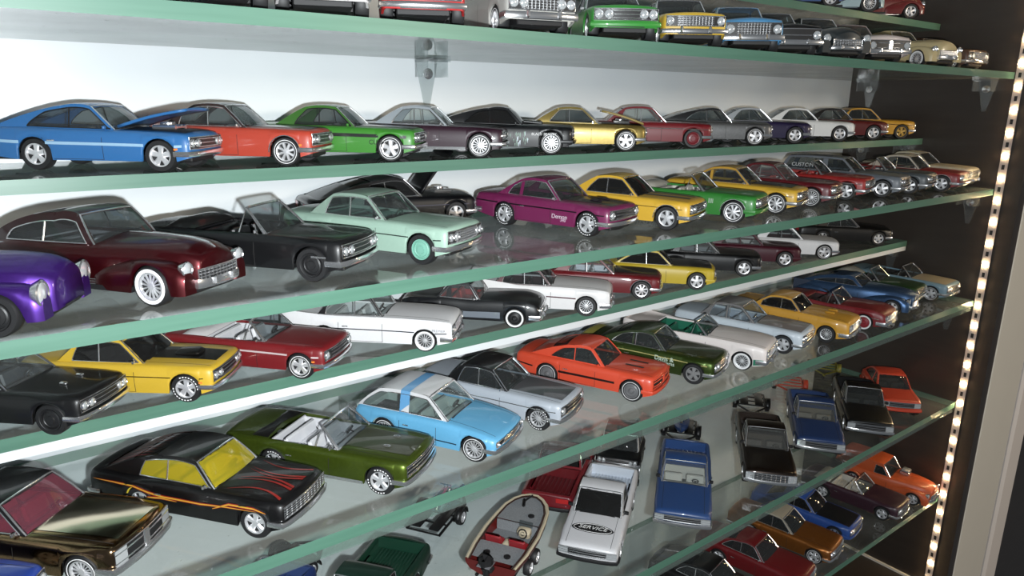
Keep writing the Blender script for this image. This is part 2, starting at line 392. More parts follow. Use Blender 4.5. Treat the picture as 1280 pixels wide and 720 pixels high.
def make_car(name, label, cat, loc, rz, col, group=None, metallic=0., **kw):
    P = dict(DEF); P.update(kw); g = P.get
    L, W2, wb, fo, r = P['L'], P['W'] / 2, P['wb'], P['fo'], P['r']
    x0 = fo + wb / 2 - L; x1 = fo + wb / 2
    X = lambda t: x0 + t * L
    T = lambda x: (x - x0) / L
    body_m = paint(col, metallic); roof_m = paint(P['roofc'], g('roofmet', 0)) if P['roofc'] else body_m
    rim_m = CHROME if P['rim'] == 'chrome' else (BLACK if P['rim'] == 'black' else paint(P['rim']))
    trim_m = CHROME if P['trimc'] == 'chrome' else (BLACK if P['trimc'] == 'black' else paint(P['trimc']))
    root = empty(name, loc, rz, label, cat, group)
    H = P['H']; ar = r + P['flare']
    top = lambda x: slerp_(P['top'], T(x))
    def wid(x):
        t = T(x); w_ = slerp_(P['wp'], t) * W2
        e = min(x - x0, x1 - x) / 2.2
        if e < 1: e = max(e, 0); w_ *= .93 + .07 * sqrt(max(0, 1 - (1 - e) ** 2))
        return w_
    def ztop(x):
        z = top(x); e = min(x - x0, x1 - x) / 1.6
        if e < 1: e = max(e, 0); z -= .9 * (1 - sqrt(max(0, 1 - (1 - e) ** 2)))
        return z
    fin = (lambda x: slerp_(P['fin'], T(x))) if P['fin'] else (lambda x: 0.)
    def zlow(x, arch=True):
        t = T(x); z = P['sill']
        f0 = max(0, (x - (wb / 2 + ar)) / max(.1, (x1 - wb / 2 - ar))); b0 = max(0, ((-wb / 2 - ar) - x) / max(.1, (-wb / 2 - ar - x0)))
        z += 1.3 * f0 + 2.0 * b0
        if arch:
            for xa in ((wb / 2,) if P['skirt'] else (wb / 2, -wb / 2)):
                d = abs(x - xa)
                if d < ar: z = max(z, r - .2 + sqrt(ar * ar - d * d))
        return z
    def deform(p):
        x, y, z = p
        zm = 8.
        kf = max(0., min(1., (x - (x1 - 12)) / 12)); kb = max(0., min(1., ((x0 + 10) - x) / 10))
        nx = x - P['bow'] * (abs(y) / W2) ** 2 * kf * kf + P['bow'] * .7 * (abs(y) / W2) ** 2 * kb * kb
        nx += P['rake'] * (z - zm) / 4 * kf * kf
        return (nx, y, z)
    # half cross-section: list of (y, z) from the bottom edge to the centre line
    def ring(x, arch=True):
        w_ = wid(x); zt = ztop(x); zs = zt - P['drop']; zl = min(zlow(x, arch), zs - .6); F = fin(x); pk = P['peak']
        R_ = [(w_ - 1.1, zl + .15), (w_ * .975, zl), (w_ * .993, zl + .30 * (zs - zl)), (w_, zl + .58 * (zs - zl)), (w_ * .985, zl + .86 * (zs - zl)),
              (w_ * .955, zs + F * .7 + pk * .6), (w_ * .915, zs + .62 * P['drop'] + F + pk), (w_ * .84, zt - .12 + F * .35 + pk * .2), (w_ * .62, zt + P['crown'] * .35), (w_ * .32, zt + P['crown'] * .8), (0, zt + P['crown'])]
        return R_
    def side(x, u, off=.12):
        """point on the right flank; u 0 bottom .. 1 shoulder"""
        R_ = ring(x, False); zs = R_[4][1]; zl = R_[1][1]; z = zl + u * (zs - zl)
        pts = [(q[1], q[0]) for q in R_[1:6]]
        return (x, lerp(pts, z) + off, z)
    def topz(x, y):
        R_ = ring(x)[::-1]; return lerp([(q[0], q[1]) for q in R_[:5]], abs(y))
    # stations
    xs = [x0, x0 + .25, x0 + .7, x0 + 1.4, x0 + 2.6]
    n = int((L - 5) / 1.9); xs += [x0 + 3.6 + (L - 7.2) * i / n for i in range(n + 1)] + [x1 - 2.6, x1 - 1.4, x1 - .7, x1 - .25, x1]
    for xa in (wb / 2, -wb / 2):
        xs = [x for x in xs if abs(x - xa) > ar + .3 or x < x0 + 3 or x > x1 - 3]
        xs += [xa - ar * cos(pi * k / 10) for k in range(11) if x0 + 2.7 < xa - ar * cos(pi * k / 10) < x1 - 2.7] 
        xs += [xa - ar - .01, xa + ar + .01]
    cab = (X(P['rb']), X(P['cw']))
    openings = [cab]
    if g('opencab'): openings = [(X(P['opencab'][0]), X(P['opencab'][1]))]
    if P['bed']: openings.append((X(P['bed'][0]), X(P['bed'][1])))
    for a, b in openings: xs += [a, b]
    xs = sorted(set(round(x, 3) for x in xs if x0 <= x <= x1))
    inop = lambda xa, xb: any(a - .01 <= xa and xb <= b + .01 for a, b in openings)
    rows = []
    for x in xs:
        h = ring(x); full = [(x, -y, z) for y, z in h] + [(x, y, z) for y, z in h[-2::-1]]
        rows.append([deform(p) for p in full])
    m = len(rows[0]); M = MB(); M.v = [p for rw in rows for p in rw]
    tl, th = (7, m - 8)                      # columns of the greenhouse base line
    for i in range(len(rows) - 1):
        for k in range(m - 1):
            if tl <= k < th and inop(xs[i], xs[i + 1]): continue
            M.f.append((i * m + k, i * m + k + 1, (i + 1) * m + k + 1, (i + 1) * m + k))
    for i, rev in ((0, 0), (len(rows) - 1, 1)):
        for k in range(m // 2 - 0):
            q = (i * m + k, i * m + k + 1, i * m + m - 2 - k, i * m + m - 1 - k)
            if len(set(q)) == 4: M.f.append(q if rev else q[::-1])
            else: M.f.append(tuple(dict.fromkeys(q)))
    # inner lip of the openings
    for a, b in openings:
        ia, ib = xs.index(round(a, 3)), xs.index(round(b, 3))
        for k in (tl, th):
            n0 = len(M.v)
            for i in range(ia, ib + 1): p = rows[i][k]; M.v.append((p[0], p[1] * .97, p[2] - 3.))
            for i in range(ia, ib): M.f.append((i * m + k, (i + 1) * m + k, n0 + i + 1 - ia, n0 + i - ia))
    body = M.out('body', body_m, root, angle=42)
    # dark chassis filling the inside, with front and rear axles
    M = MB(); iw = W2 - P['wd'] - 1.6; zt = P['sill'] + 3.2
    M.box(((x0 + x1) / 2, 0, P['sill'] + .8), (L - 5, iw * 2, 2.6), bev=.4)
    M.box((0, 0, P['sill'] + .9), (wb - 2 * ar - 1, W2 * 1.9, 1.4))
    M.box((x1 - 5, 0, P['sill'] + 2.6), (7, iw * 2 - 1, 2.8)); M.box((x0 + 6, 0, P['sill'] + 3.0), (8, iw * 2 - 1, 2.6))
    for xa in (wb / 2, -wb / 2): M.tube([(xa, -W2 * .85, r), (xa, W2 * .85, r)], .5); M.box((xa, 0, r + .6), (2 * ar + 2, iw * 2, 4.2))
    M.tube([(x0 - .6, iw * .7, P['sill']), (-wb / 2, iw * .7, P['sill'])], .5)
    M.out('chassis', CHASSIS, root)
    # wheels
    if not g('nowheels'):
        for xa in (wb / 2, -wb / 2):
            for s in (-1, 1): put_wheel(root, xa, s, r, P['wd'], P['wk'], rim_m, P['band'], W2 - .7)
    # ---------------- patches on the skin
    def side_patch(pname, xa, xb, ua, ub, mat, s=-1, off=.1, n=None, parent=root):
        """strip along a flank; ua/ub are numbers or functions of 0..1"""
        n = n or max(2, int(abs(xb - xa) / 1.5)); M = MB(); R1, R2 = [], []
        fa = ua if callable(ua) else (lambda k: ua); fb = ub if callable(ub) else (lambda k: ub)
        rr_ = []
        for i in range(n + 1):
            k = i / n; x = xa + (xb - xa) * k; P_ = [side(x, fa(k) + (fb(k) - fa(k)) * j / 3, off) for j in range(4)]
            if n > 3 and P_[0][2] < zlow(x) - .5 and zlow(x) > P['sill'] + 2.2:      # skip the wheel arches
                if len(rr_) > 1: M.grid(rr_)
                rr_ = []; continue
            rr_.append([deform((q[0], s * q[1], q[2])) for q in P_])
        if len(rr_) > 1: M.grid(rr_)
        return M.out(pname, mat, parent)
    def top_patch(pname, xa, xb, ya, yb_, mat, off=.12, parent=root, n=10, taper=1.):
        M = MB(); rr_ = []
        for i in range(n + 1):
            k = i / n; x = xa + (xb - xa) * k; sc = 1 + (taper - 1) * k
            rr_.append([deform((x, (ya + (yb_ - ya) * j / 6) * sc, topz(x, (ya + (yb_ - ya) * j / 6) * sc) + off)) for j in range(7)])
        M.grid(rr_); return M.out(pname, mat, parent)
    def line_side(pname, pts, rad, mat, s=-1, parent=root):
        M = MB(); M.tube([(lambda p: deform((p[0], s * p[1], p[2])))(side(a, u, .02)) for a, u in pts], rad, n=5); return M.out(pname, mat, parent)
    # door gaps and handles
    for s in (-1, 1):
        if P['doors']:
            dd = list(P['doors'])
            for j, t in enumerate(dd): side_patch('door_gap', X(t) - .09, X(t) + .09, lambda k: .04, lambda k: .98, GAP, s, .05, 1)
            side_patch('door_gap', X(dd[0]), X(dd[-1]), .045, .065, GAP, s, .05)
            for t in dd[:-1]:
                M = MB(); p = side(X(t) + 3.0, .80, .25); M.box((p[0], s * p[1], p[2]), (2.6, .35, .45), bev=.12); M.out('door_handle', CHROME, root)
        if P['rocker']: side_patch('rocker_trim', -wb / 2 + ar + .4, wb / 2 - ar - .4, -.02, .14, trim_m, s, .18)
        if P['beltline']:
            line_side('belt_trim', [(X(t), P['beltline']) for t in [.03 + .94 * i / 16 for i in range(17)]], .2, trim_m, s)
        if g('archtrim'):
            for xa in (wb / 2, -wb / 2):
                M = MB(); pts = []
                for k in range(13):
                    a = pi * k / 12; xx = xa - ar * cos(a) * 1.03; zz = r - .2 + ar * sin(a) * 1.03; pp = ring(xx, False)
                    yy = lerp([(q[1], q[0]) for q in pp[1:6]], zz); pts.append(deform((xx, s * (yy + .02), zz)))
                M.tube(pts, .22, n=5); M.out('arch_trim', trim_m, root)
    # ---------------- greenhouse
    belt = lambda x: ztop(x) - .12 + fin(x) * .35 + P['peak'] * .2
    xa_, xr, xf, xc = X(P['rb']), X(P['rr']), X(P['rf']), X(P['cw'])
    zbF, zbR = belt(xc), belt(xa_)
    def zr(x):
        if x >= xf:
            k = (x - xf) / (xc - xf); return (H - .45) + (zbF - (H - .45)) * k ** 1.06
        if x >= xr:
            k = (x - xr) / (xf - xr); return H - .45 * (2 * k - 1) ** 2 + .12 * (1 - (2 * k - 1) ** 2)
        k = (xr - x) / (xr - xa_); return zbR + (H - .45 - zbR) * (1 - k ** P['p'])
    def hy(x, z):
        b = belt(x); h = max(0, min(1, (z - b) / (H - b))); yb = wid(x) * P['yb'] * .98 if P['yb'] else 0
        yb = wid(x) * .84
        return yb + (W2 * P['yr'] - yb) * h ** 1.25 if h < 1 else W2 * P['yr']
    slab = .95                                     # windshield bulges forward in plan
    def tp(x, v):
        z = zr(x); b = belt(x); h = max(0, min(1, (z - b) / (H - b))); y = hy(x, z) * v
        e = .35 * (1 - v ** 4) * min(1, h * 3)
        xx = x
        if x > xf: xx = x + 1.5 * (1 - v * v) * min(1, (x - xf) / 2)
        if x < xr: xx = x - 1.0 * (1 - v * v) * min(1, (xr - x) / 3) * (1 if P['rb'] > .08 else .3)
        return (xx, y, z + e)
    conv = P['kind'] == 'conv'
    gm = GL[P['glass']]; wtrim = trim_m if P['wintrim'] else roof_m
    VP = [-1, -.92, -.7, -.35, 0, .35, .7, .92, 1]
    ws = [xf + (xc - xf) * k for k in (0, .1, .35, .65, .93, 1)]
    def surf(stations, vs): return [[tp(x, v) for v in vs] for x in stations]
    if P['kind'] != 'none':
        M = MB(); M.grid(surf([xf + (xc - xf) * k for k in (.08, .3, .55, .8, .95)], [-.93, -.6, -.3, 0, .3, .6, .93])); M.out('windshield', GL[g('wsg', P['glass'])], root)
        M = MB(); fr = [tp(xf + (xc - xf) * k, -.97) for k in (1, .8, .6, .4, .2, .05)] + [tp(xf + .4, v) for v in (-.8, -.4, 0, .4, .8)] + [tp(xf + (xc - xf) * k, .97) for k in (.05, .2, .4, .6, .8, 1)]
        M.tube(fr, .42 if conv else .3, n=6); M.tube([tp(xc, v) for v in (-.97, -.6, -.2, .2, .6, .97)], .22, n=5)
        M.out('windshield_frame', CHROME if (conv or P['wintrim']) else roof_m, root)
    if P['kind'] in ('coupe', 'sedan', 'wagon', 'pickup'):
        xq0, xq1 = X(P['q0']), X(P['q1'])
        def zw(x):
            if P['kind'] in ('wagon',) and False: return 0
            z = zr(x) - P['rail'] * (1 if x < xf else 1.0)
            if x < max(xq0, xq1) and xq0 != xq1:
                k = (x - xq0) / (xq1 - xq0)
                z = min(z, belt(x) + .4 + (H - belt(x)) * (k ** .75 if k > 0 else 0)) if xq1 > xq0 else z
            if x < xq0: z = belt(x)
            return max(belt(x) + .35, z)
        sx = sorted(set([xa_ + (xc - xa_) * i / 44 for i in range(45)] + [xr, xf, xq0, xq1]))
        M = MB()
        allx = sorted(set([xa_ + (xr - xa_) * k for k in (0, .06, .12, .3, .5, .7, .82, .9, 1)] + [xr + (xf - xr) * k / 6 for k in range(7)] + ws))
        r0, r1 = P['rwin']
        # roof top with header, rear-window surround and pillars
        for a, b in zip(allx, allx[1:]):
            for v0, v1 in zip(VP, VP[1:]):
                mid = (a + b) / 2; vm = abs(v0 + v1) / 2
                if mid > xf and vm < .92 and mid > ws[1]: 
                    continue
                if mid < xr:
                    k = 1 - (xr - mid) / (xr - xa_)
                    if r0 < k < r1 and vm < P['rwv']: continue
                M.add([tp(a, v0), tp(a, v1), tp(b, v1), tp(b, v0)], [(3, 2, 1, 0)])
        for s in (-1, 1):
            for a, b in zip(sx, sx[1:]):
                A = [(a, s * hy(a, z), z) for z in (zw(a), (zw(a) + zr(a)) / 2, zr(a))]; B = [(b, s * hy(b, z), z) for z in (zw(b), (zw(b) + zr(b)) / 2, zr(b))]
                for j in range(2): M.add([A[j], A[j + 1], B[j + 1], B[j]], [(0, 1, 2, 3)])
                if zw(a) > belt(a) and zw(b) > belt(b):   # sill strip
                    A = [(a, s * hy(a, z), z) for z in (belt(a) - .1, belt(a) + .35)]; B = [(b, s * hy(b, z), z) for z in (belt(b) - .1, belt(b) + .35)]
                    M.add([A[0], A[1], B[1], B[0]], [(0, 1, 2, 3)])
            for tb in (g('pillars') or ()):       # body-colour pillars between side panes
                x = X(tb); pw = g('pw', .7); z1 = zr(x) - .8
                M.add([(x - pw, s * (hy(x, belt(x)) + .12), belt(x) + .2), (x + pw, s * (hy(x, belt(x)) + .12), belt(x) + .2), (x + pw * .9, s * (hy(x, z1) + .1), z1), (x - pw * .9, s * (hy(x, z1) + .1), z1)], [(0, 1, 2, 3)])
        me = M.get('roof', angle=50)
        bm = bmesh.new(); bm.from_mesh(me); bmesh.ops.remove_doubles(bm, verts=bm.verts, dist=.00002); bm.to_mesh(me); bm.free()
        link('roof', me, roof_m, root)
        for s in (-1, 1):
            M = MB(); rows_ = []; out = []
            for x in sx:
                if x < min(xq0, xq1) - .01: continue
                z0 = belt(x) + .35; z1 = zw(x)
                if z1 - z0 < .02 and not rows_: continue
                rows_.append([(x, s * (hy(x, z) - .25), z) for z in (z0, (z0 + z1) / 2, z1)]); out.append((x, z0, z1))
            while len(out) > 2 and out[-1][2] - out[-1][1] < .05 and out[-2][2] - out[-2][1] < .05: out.pop(); rows_.pop()
            if len(rows_) > 1:
                M.grid(rows_); win = M.out('side_window', GL[g('sg', P['glass'])], root)
                if g('wt', 1):
                    M = MB(); pts = [(x, s * (hy(x, z1) + .05), z1) for x, z0, z1 in out] + [(x, s * (hy(x, z0) + .05), z0) for x, z0, z1 in out[::-1]]
                    M.tube(pts, .2, n=4, closed=True); M.out('window_trim', wtrim, root)
                for tb in P['bpil']:
                    x = X(tb); z1 = zw(x); z0 = belt(x) + .35
                    if z1 - z0 < 1: continue
                    M = MB(); M.tube([(x, s * (hy(x, z0) + .03), z0), (x - .3, s * (hy(x, z1) + .03), z1)], .26, n=5); M.out('window_pillar', wtrim, root)
        # rear glass
        ks = [r0 - .05, (r0 * 2 + r1) / 3, (r0 + r1 * 2) / 3, r1 + .06]
        M = MB(); M.grid([[(lambda p: (p[0] + .15, p[1], p[2] - .12))(tp(xa_ + (xr - xa_) * k, v * (P['rwv'] + .02))) for v in (-1, -.6, -.2, .2, .6, 1)] for k in ks]); M.out('rear_window', GL[g('backglass', P['glass'])], root)
    # ---------------- interior
    ic = paint(P['inter']); sc_ = paint(P['seat'] or P['inter'])
    bx0, bx1 = (X(P['opencab'][0]), X(P['opencab'][1])) if g('opencab') else cab
    bz = belt((bx0 + bx1) / 2); fz = 6.6; iw2 = W2 * .80
    M = MB()
    M.box(((bx0 + bx1) / 2, 0, fz), (bx1 - bx0, iw2 * 2, .5))
    for s in (-1, 1): M.box(((bx0 + bx1) / 2, s * (iw2 - .2), (fz + bz - .8) / 2), (bx1 - bx0, .5, bz - .8 - fz))
    M.box((bx0 + .3, 0, (fz + bz) / 2 - .3), (.6, iw2 * 2, bz - fz - .2))
    if not conv and P['rb'] < .25 and P['kind'] != 'pickup' : M.box(((xa_ + X(P['q0'] + .02)) / 2, 0, bz - 1.2), (X(P['q0'] + .02) - xa_, iw2 * 1.9, .5))
    M.out('interior', ic, root)
    M = MB(); M.box((bx1 - 1.6, 0, bz - 1.6), (3.4, iw2 * 1.94, 2.2), bev=.6); M.out('dashboard', ic, root)
    def seat(x, y, wdt, hh, nm='seat'):
        M = MB(); M.box((x + 1.2, y, fz + 1.9), (5.6, wdt, 2.2), bev=.7)
        M.box((x - 2.0, y, fz + 1.9 + hh / 2), (1.8, wdt, hh), rot=(0, -.22, 0), bev=.6)
        for k in range(3): M.box((x + .3 + k * 1.3, y, fz + 3.0), (.9, wdt * .86, .3), bev=.12)
        if hh > 6.4: M.box((x - 3.0, y, fz + 2.2 + hh), (1.2, wdt * .55, 1.6), rot=(0, -.22, 0), bev=.4)
        M.out(nm, sc_, root)
    sxp = bx1 - 10.5
    for s in (-1, 1): seat(sxp, s * iw2 * .5, iw2 * .82, 6.2 if conv else 5.9)
    if P['kind'] in ('coupe', 'sedan', 'wagon') or (conv and (bx1 - bx0) > 22): seat(max(bx0 + 3.8, sxp - 10.5), 0, iw2 * 1.7, 5.2)
    M = MB(); cx_, cz_ = bx1 - 5.2, bz - .6; pts = [(cx_ + .55 * sin(a) * 1.6, iw2 * .5 + 1.7 * cos(a), cz_ + 1.5 * sin(a)) for a in [2 * pi * k / 12 for k in range(12)]]
    M.tube(pts, .22, n=5, closed=True); M.tube([(cx_, iw2 * .5, cz_), (bx1 - 2.5, iw2 * .5, cz_ - 1)], .3, n=5); M.tube([pts[0], pts[6]], .16, n=4); M.out('steering_wheel', BLACK if P['inter'][0] > 90 else ic, root)
    if conv:
        # vent wing frames and folded top
        for s in (-1, 1):
            x = xc - (xc - xf) * .12; zt_ = H - 1.6; xt = xf + .6
            M = MB(); M.tube([(xc - .4, s * (hy(xc, zbF) + .1), zbF), (xt, s * hy(xf, H - .6), H - .7), (xf - 1.6 + .4, s * (hy(xf, belt(xf)) + .1), belt(xf) + .1)], .28, n=5); M.out('vent_window_frame', CHROME, root)
        if g('boot'):
            M = MB(); a, b = X(P['boot'][0]), X(P['boot'][1])
            M.grid([[(x_, W2 * .82 * v, belt(x_) + .1 + (g('booth', 1.5)) * sqrt(max(0, 1 - (2 * k - 1) ** 2)) * (1 - .15 * v ** 4) * (1 - v ** 8)) for v in (-1, -.9, -.6, -.2, .2, .6, .9, 1)] for k, x_ in [(k, a + (b - a) * k) for k in (0, .08, .25, .5, .75, .92, 1)]])
            M.out('folded_top', paint(P['bootc']), root)
    if P['bed']:
        a, b = X(P['bed'][0]), X(P['bed'][1]); M = MB(); bm_ = paint(g('bedc', col)); zf = 9.2; zz = belt((a + b) / 2)
        M.box(((a + b) / 2, 0, zf), (b - a, iw2 * 2.0, .5))
        for s in (-1, 1): M.box(((a + b) / 2, s * (iw2 * 1.02), (zf + zz) / 2 - .1), (b - a, .5, zz - zf - .2))
        M.box((b - .3, 0, (zf + zz) / 2), (.6, iw2 * 2, zz - zf)); M.box((a + .3, 0, (zf + zz) / 2), (.6, iw2 * 2, zz - zf))
        for s in (-1, 1): M.box((-wb / 2, s * (iw2 - 1.0), zf + 1.6), (2 * ar, 2.4, 3.2), bev=.8)
        M.out('bed_liner', bm_, root)
        nr = g('ribs', 9)
        for k in range(nr):
            y = -iw2 * .78 + iw2 * 1.56 * k / (nr - 1); M = MB(); M.box(((a + b) / 2, y, zf + .4), (b - a - 2, iw2 * .09, .5), bev=.12); M.out('bed_rib', bm_, root)
    # ---------------- nose and tail
    wf = wid(x1 - 1.2); zc = (zlow(x1) + ztop(x1)) / 2; zt1 = ztop(x1 - 1.5); zl1 = zlow(x1)
    gz0 = zl1 + (zt1 - zl1) * g('g0', .36); gz1 = zl1 + (zt1 - zl1) * g('g1', .86); gm_ = (gz0 + gz1) / 2
    def fp(y, z, o=.15): 
        d = deform((x1, y, z)); return (d[0] + o, y, z)
    gw = wf * g('gw', .92)
    def front_panel(nm, ya, yb_, za, zb_, mat, o=.12):
        M = MB(); M.grid([[fp(ya + (yb_ - ya) * j / 8, z, o) for j in range(9)] for z in (za, (za + zb_) / 2, zb_)]); return M.out(nm, mat, root)
    if P['grille']:
        gi = g('gi', .0 if P['lamps'] == 'none' else 0)
        front_panel('grille', -gw, gw, gz0, gz1, BLACK, .10)
        nb = {'bar': 3, 'mesh': 5, 'teeth': 0, 'plain': 1, 'split': 2}.get(P['grille'], 3)
        M = MB(); xin = gw * (.62 if P['lamps'] in ('quad', 'round') else 1)
        for k in range(nb):
            z = gz0 + (gz1 - gz0) * (k + .5) / nb; M.tube([fp(xin * v, z, .25) for v in (-1, -.6, -.2, .2, .6, 1)], .2 if nb > 2 else .3, n=4)
        if P['grille'] in ('teeth', 'mesh'):
            for k in range(11): y = -xin * .9 + xin * 1.8 * k / 10; M.tube([fp(y, gz0 + .2, .3), fp(y, gz1 - .2, .3)], .3 if P['grille'] == 'teeth' else .12, n=5)
        if P['grille'] == 'split':
            M.box((fp(0, gm_)[0], 0, gm_), (.8, 2.6, gz1 - gz0), bev=.3)
        if M.v: M.out('grille_bar', CHROME if g('gbar', 1) else body_m, root)
        M = MB(); M.tube([fp(gw * a, gz0 if b < 0 else gz1, .15) for a, b in ((-1, -1), (-.5, -1), (0, -1), (.5, -1), (1, -1), (1, 1), (.5, 1), (0, 1), (-.5, 1), (-1, 1))], .22, n=4, closed=True); M.out('grille_surround', CHROME if g('gbar', 1) else body_m, root)
    lr = min(1.35, (gz1 - gz0) * .5) * g('ls', 1)
    if P['lamps'] in ('quad', 'round'):
        for s in (-1, 1):
            for k in range(2 if P['lamps'] == 'quad' else 1):
                y = s * (gw - lr * 1.15 - k * lr * 2.25); zz = gm_ + g('lz', 0); rr_ = lr * (1 if P['lamps'] == 'quad' else 1.15)
                px = fp(y, zz)[0]
                M = MB(); M.lathe([(rr_ * .84, .0), (rr_, .35), (rr_ * 1.1, .15), (rr_ * 1.12, -.9)], (px + .1, y, zz), n=16, axis='x'); ri = M.out('headlight', CHROME, root)
                M = MB(); M.lathe([(rr_ * .88, .1), (rr_ * .6, .38), (.01, .5)], (px + .1, y, zz), n=14, axis='x'); M.out('lens', LENS, ri)
    elif P['lamps'] == 'rect':
        for s in (-1, 1):
            ya, yb_ = s * gw, s * gw * .66; front_panel('headlight', min(ya, yb_), max(ya, yb_), gz0 + .1, gz1 - .1, LENS, .3)
    if g('amber'):
        for s in (-1, 1): front_panel('turn_signal', *sorted((s * gw, s * gw * .9)), gz0, gz1, AMBER, .35)
    def bumper(front, z, h, mat, prot=1.0, wrap=5.):
        M = MB(); rows_ = []
        pts = []
        ex = x1 if front else x0; sg = 1 if front else -1
        for s_ in (-1, 1):
            pass
        ys = [-1, -1, -.98, -.8, -.4, 0, .4, .8, .98, 1, 1]
        xo = [-wrap, -1.5, .1, .6, .85, .9, .85, .6, .1, -1.5, -wrap]
        wq = wid(ex - sg * 2) + .35
        for v, o in zip(ys, xo):
            d = deform((ex, v * wq * .9, z))[0]; cx__ = d + sg * (o * (prot if o > 0 else 1)); cy_ = v * wq
            nx, ny = (0, v) if abs(o) >= wrap else ((sg * .5, v * .8) if abs(v) > .95 else (sg, 0))
            rows_.append([(cx__ + nx * a * .7, cy_ + ny * a * .7, z + b * h) for a, b in ((-.5, -.5), (.3, -.5), (.55, -.25), (.6, 0), (.55, .25), (.3, .5), (-.5, .5))])
        M.grid(rows_, closed=False); M.out('front_bumper' if front else 'rear_bumper', mat, root, angle=50)
    bmm = CHROME if P['bumper'] == 1 else body_m if P['bumper'] == 2 else BLACK
    if P['bumper']:
        bumper(True, g('fbz', zl1 + (zt1 - zl1) * .16), g('fbh', 1.7), bmm, g('fbp', 1.)); bumper(False, zlow(x0) + 1.0, g('rbh', 1.8), bmm if P['bumper'] != 3 else BLACK)
        if g('guards'):
            for s in (-1, 1):
                M = MB(); zz = zl1 + (zt1 - zl1) * .2; M.box((fp(s * wf * .45, zz)[0] + 1.2, s * wf * .45, zz), (1.2, 1.2, 2.6), bev=.4); M.out('bumper_guard', CHROME, root)
    if P['lowtwo'] is None and g('valance', 1):
        front_panel('lower_grille', -wf * .55, wf * .55, zl1 + .1, zl1 + .7, BLACK, .2)
    if P['tail']:
        zt0, zl0 = ztop(x0 + 1), zlow(x0)
        for s in (-1, 1):
            M = MB(); ya, yb_ = s * wid(x0) * .9, s * wid(x0) * .4
            M.grid([[(deform((x0, y, z))[0] - .15, y, z) for y in (ya, (ya + yb_) / 2, yb_)] for z in (zl0 + (zt0 - zl0) * .55, zl0 + (zt0 - zl0) * .85)]); M.out('taillight', REDLENS, root)
    # side markers
    if g('marker'):
        for s in (-1, 1): side_patch('side_marker', x1 - 5.5, x1 - 4, .52, .62, AMBER, s, .15, 2)
    # ---------------- hood details
    if P['hood']:
        hm = paint(P['hood']) if P['hood'] != 'gap' else GAP
        top_patch('hood_panel', xc + .8, x1 - 2.2, -W2 * g('hw', .62), W2 * g('hw', .62), hm, .14, taper=.92)
    if P['kind'] != 'none': top_patch('cowl_vent', xc + .2, xc + .9, -W2 * .6, W2 * .6, GAP, .08)
    for s in (-1, 1):
        if g('hoodgap', 1): top_patch('hood_gap', xc + .6, x1 - 1.8, s * W2 * .72, s * (W2 * .72 - .18), GAP, .06)
    for sp in (P['stripe'] or ()):
        # (kind, args)
        if sp[0] == 'side':
            for s in (-1, 1): side_patch('side_stripe', X(sp[1]), X(sp[2]), sp[3], sp[4], paint(sp[5]) if sp[5] != 'chrome' else CHROME, s, sp[6] if len(sp) > 6 else .13)
        elif sp[0] == 'hood': top_patch('hood_stripe', max(xc + .9, X(sp[1])), X(sp[2]), sp[3] * W2, sp[4] * W2, paint(sp[5]), .18)
        elif sp[0] == 'deck': top_patch('deck_stripe', X(sp[1]), min(xa_ - .4, X(sp[2])), sp[3] * W2, sp[4] * W2, paint(sp[5]), .18)
        elif sp[0] == 'roof':
            M = MB(); M.grid([[(lambda p: (p[0], p[1], p[2] + .15))(tp(X(t), v)) for v in (sp[3], sp[3] * .5 + sp[4] * .5, sp[4])] for t in [sp[1] + (sp[2] - sp[1]) * k / 8 for k in range(9)]]); M.out('roof_stripe', paint(sp[5]), root)
        elif sp[0] == 'band':    # transverse band over roof and down the pillar
            M = MB(); xs_ = [X(sp[1]), X(sp[2])]; rows_ = []
            for x in xs_:
                rw = [(x + sp[4], -(hy(x, belt(x)) + .15), belt(x))] + [(x, -(hy(x, z) + .15), z) for z in (zr(x) - 1, zr(x))] + [(lambda p: (p[0], p[1], p[2] + .18))(tp(x, v)) for v in (-.9, -.5, 0, .5, .9)] + [(x, hy(x, z) + .15, z) for z in (zr(x), zr(x) - 1)] + [(x + sp[4], hy(x, belt(x)) + .15, belt(x))]
                rows_.append(rw)
            M.grid(rows_); M.out('roof_band', paint(sp[3]), root)
        elif sp[0] == 'path':
            for s in (-1, 1):
                M = MB(); run = []
                for i in range(41):
                    t = sp[1][0][0] + (sp[1][-1][0] - sp[1][0][0]) * i / 40; q = side(X(t), lerp(sp[1], t), .05)
                    if q[2] < zlow(q[0]) - .1 and zlow(q[0]) > P['sill'] + 2.2:
                        if len(run) > 1: M.tube(run, sp[2], n=5)
                        run = []; continue
                    run.append(deform((q[0], s * q[1], q[2])))
                if len(run) > 1: M.tube(run, sp[2], n=5)
                M.out('side_trim', CHROME if sp[3] == 'chrome' else paint(sp[3]), root)
        elif sp[0] == 'hpath':
            for s in (-1, 1):
                M = MB(); M.tube([deform((X(t), s * v * W2, topz(X(t), v * W2) + .08)) for t, v in sp[1]], sp[2], n=5); M.out('hood_trim', CHROME if sp[3] == 'chrome' else paint(sp[3]), root)
    sc = P['scoop']
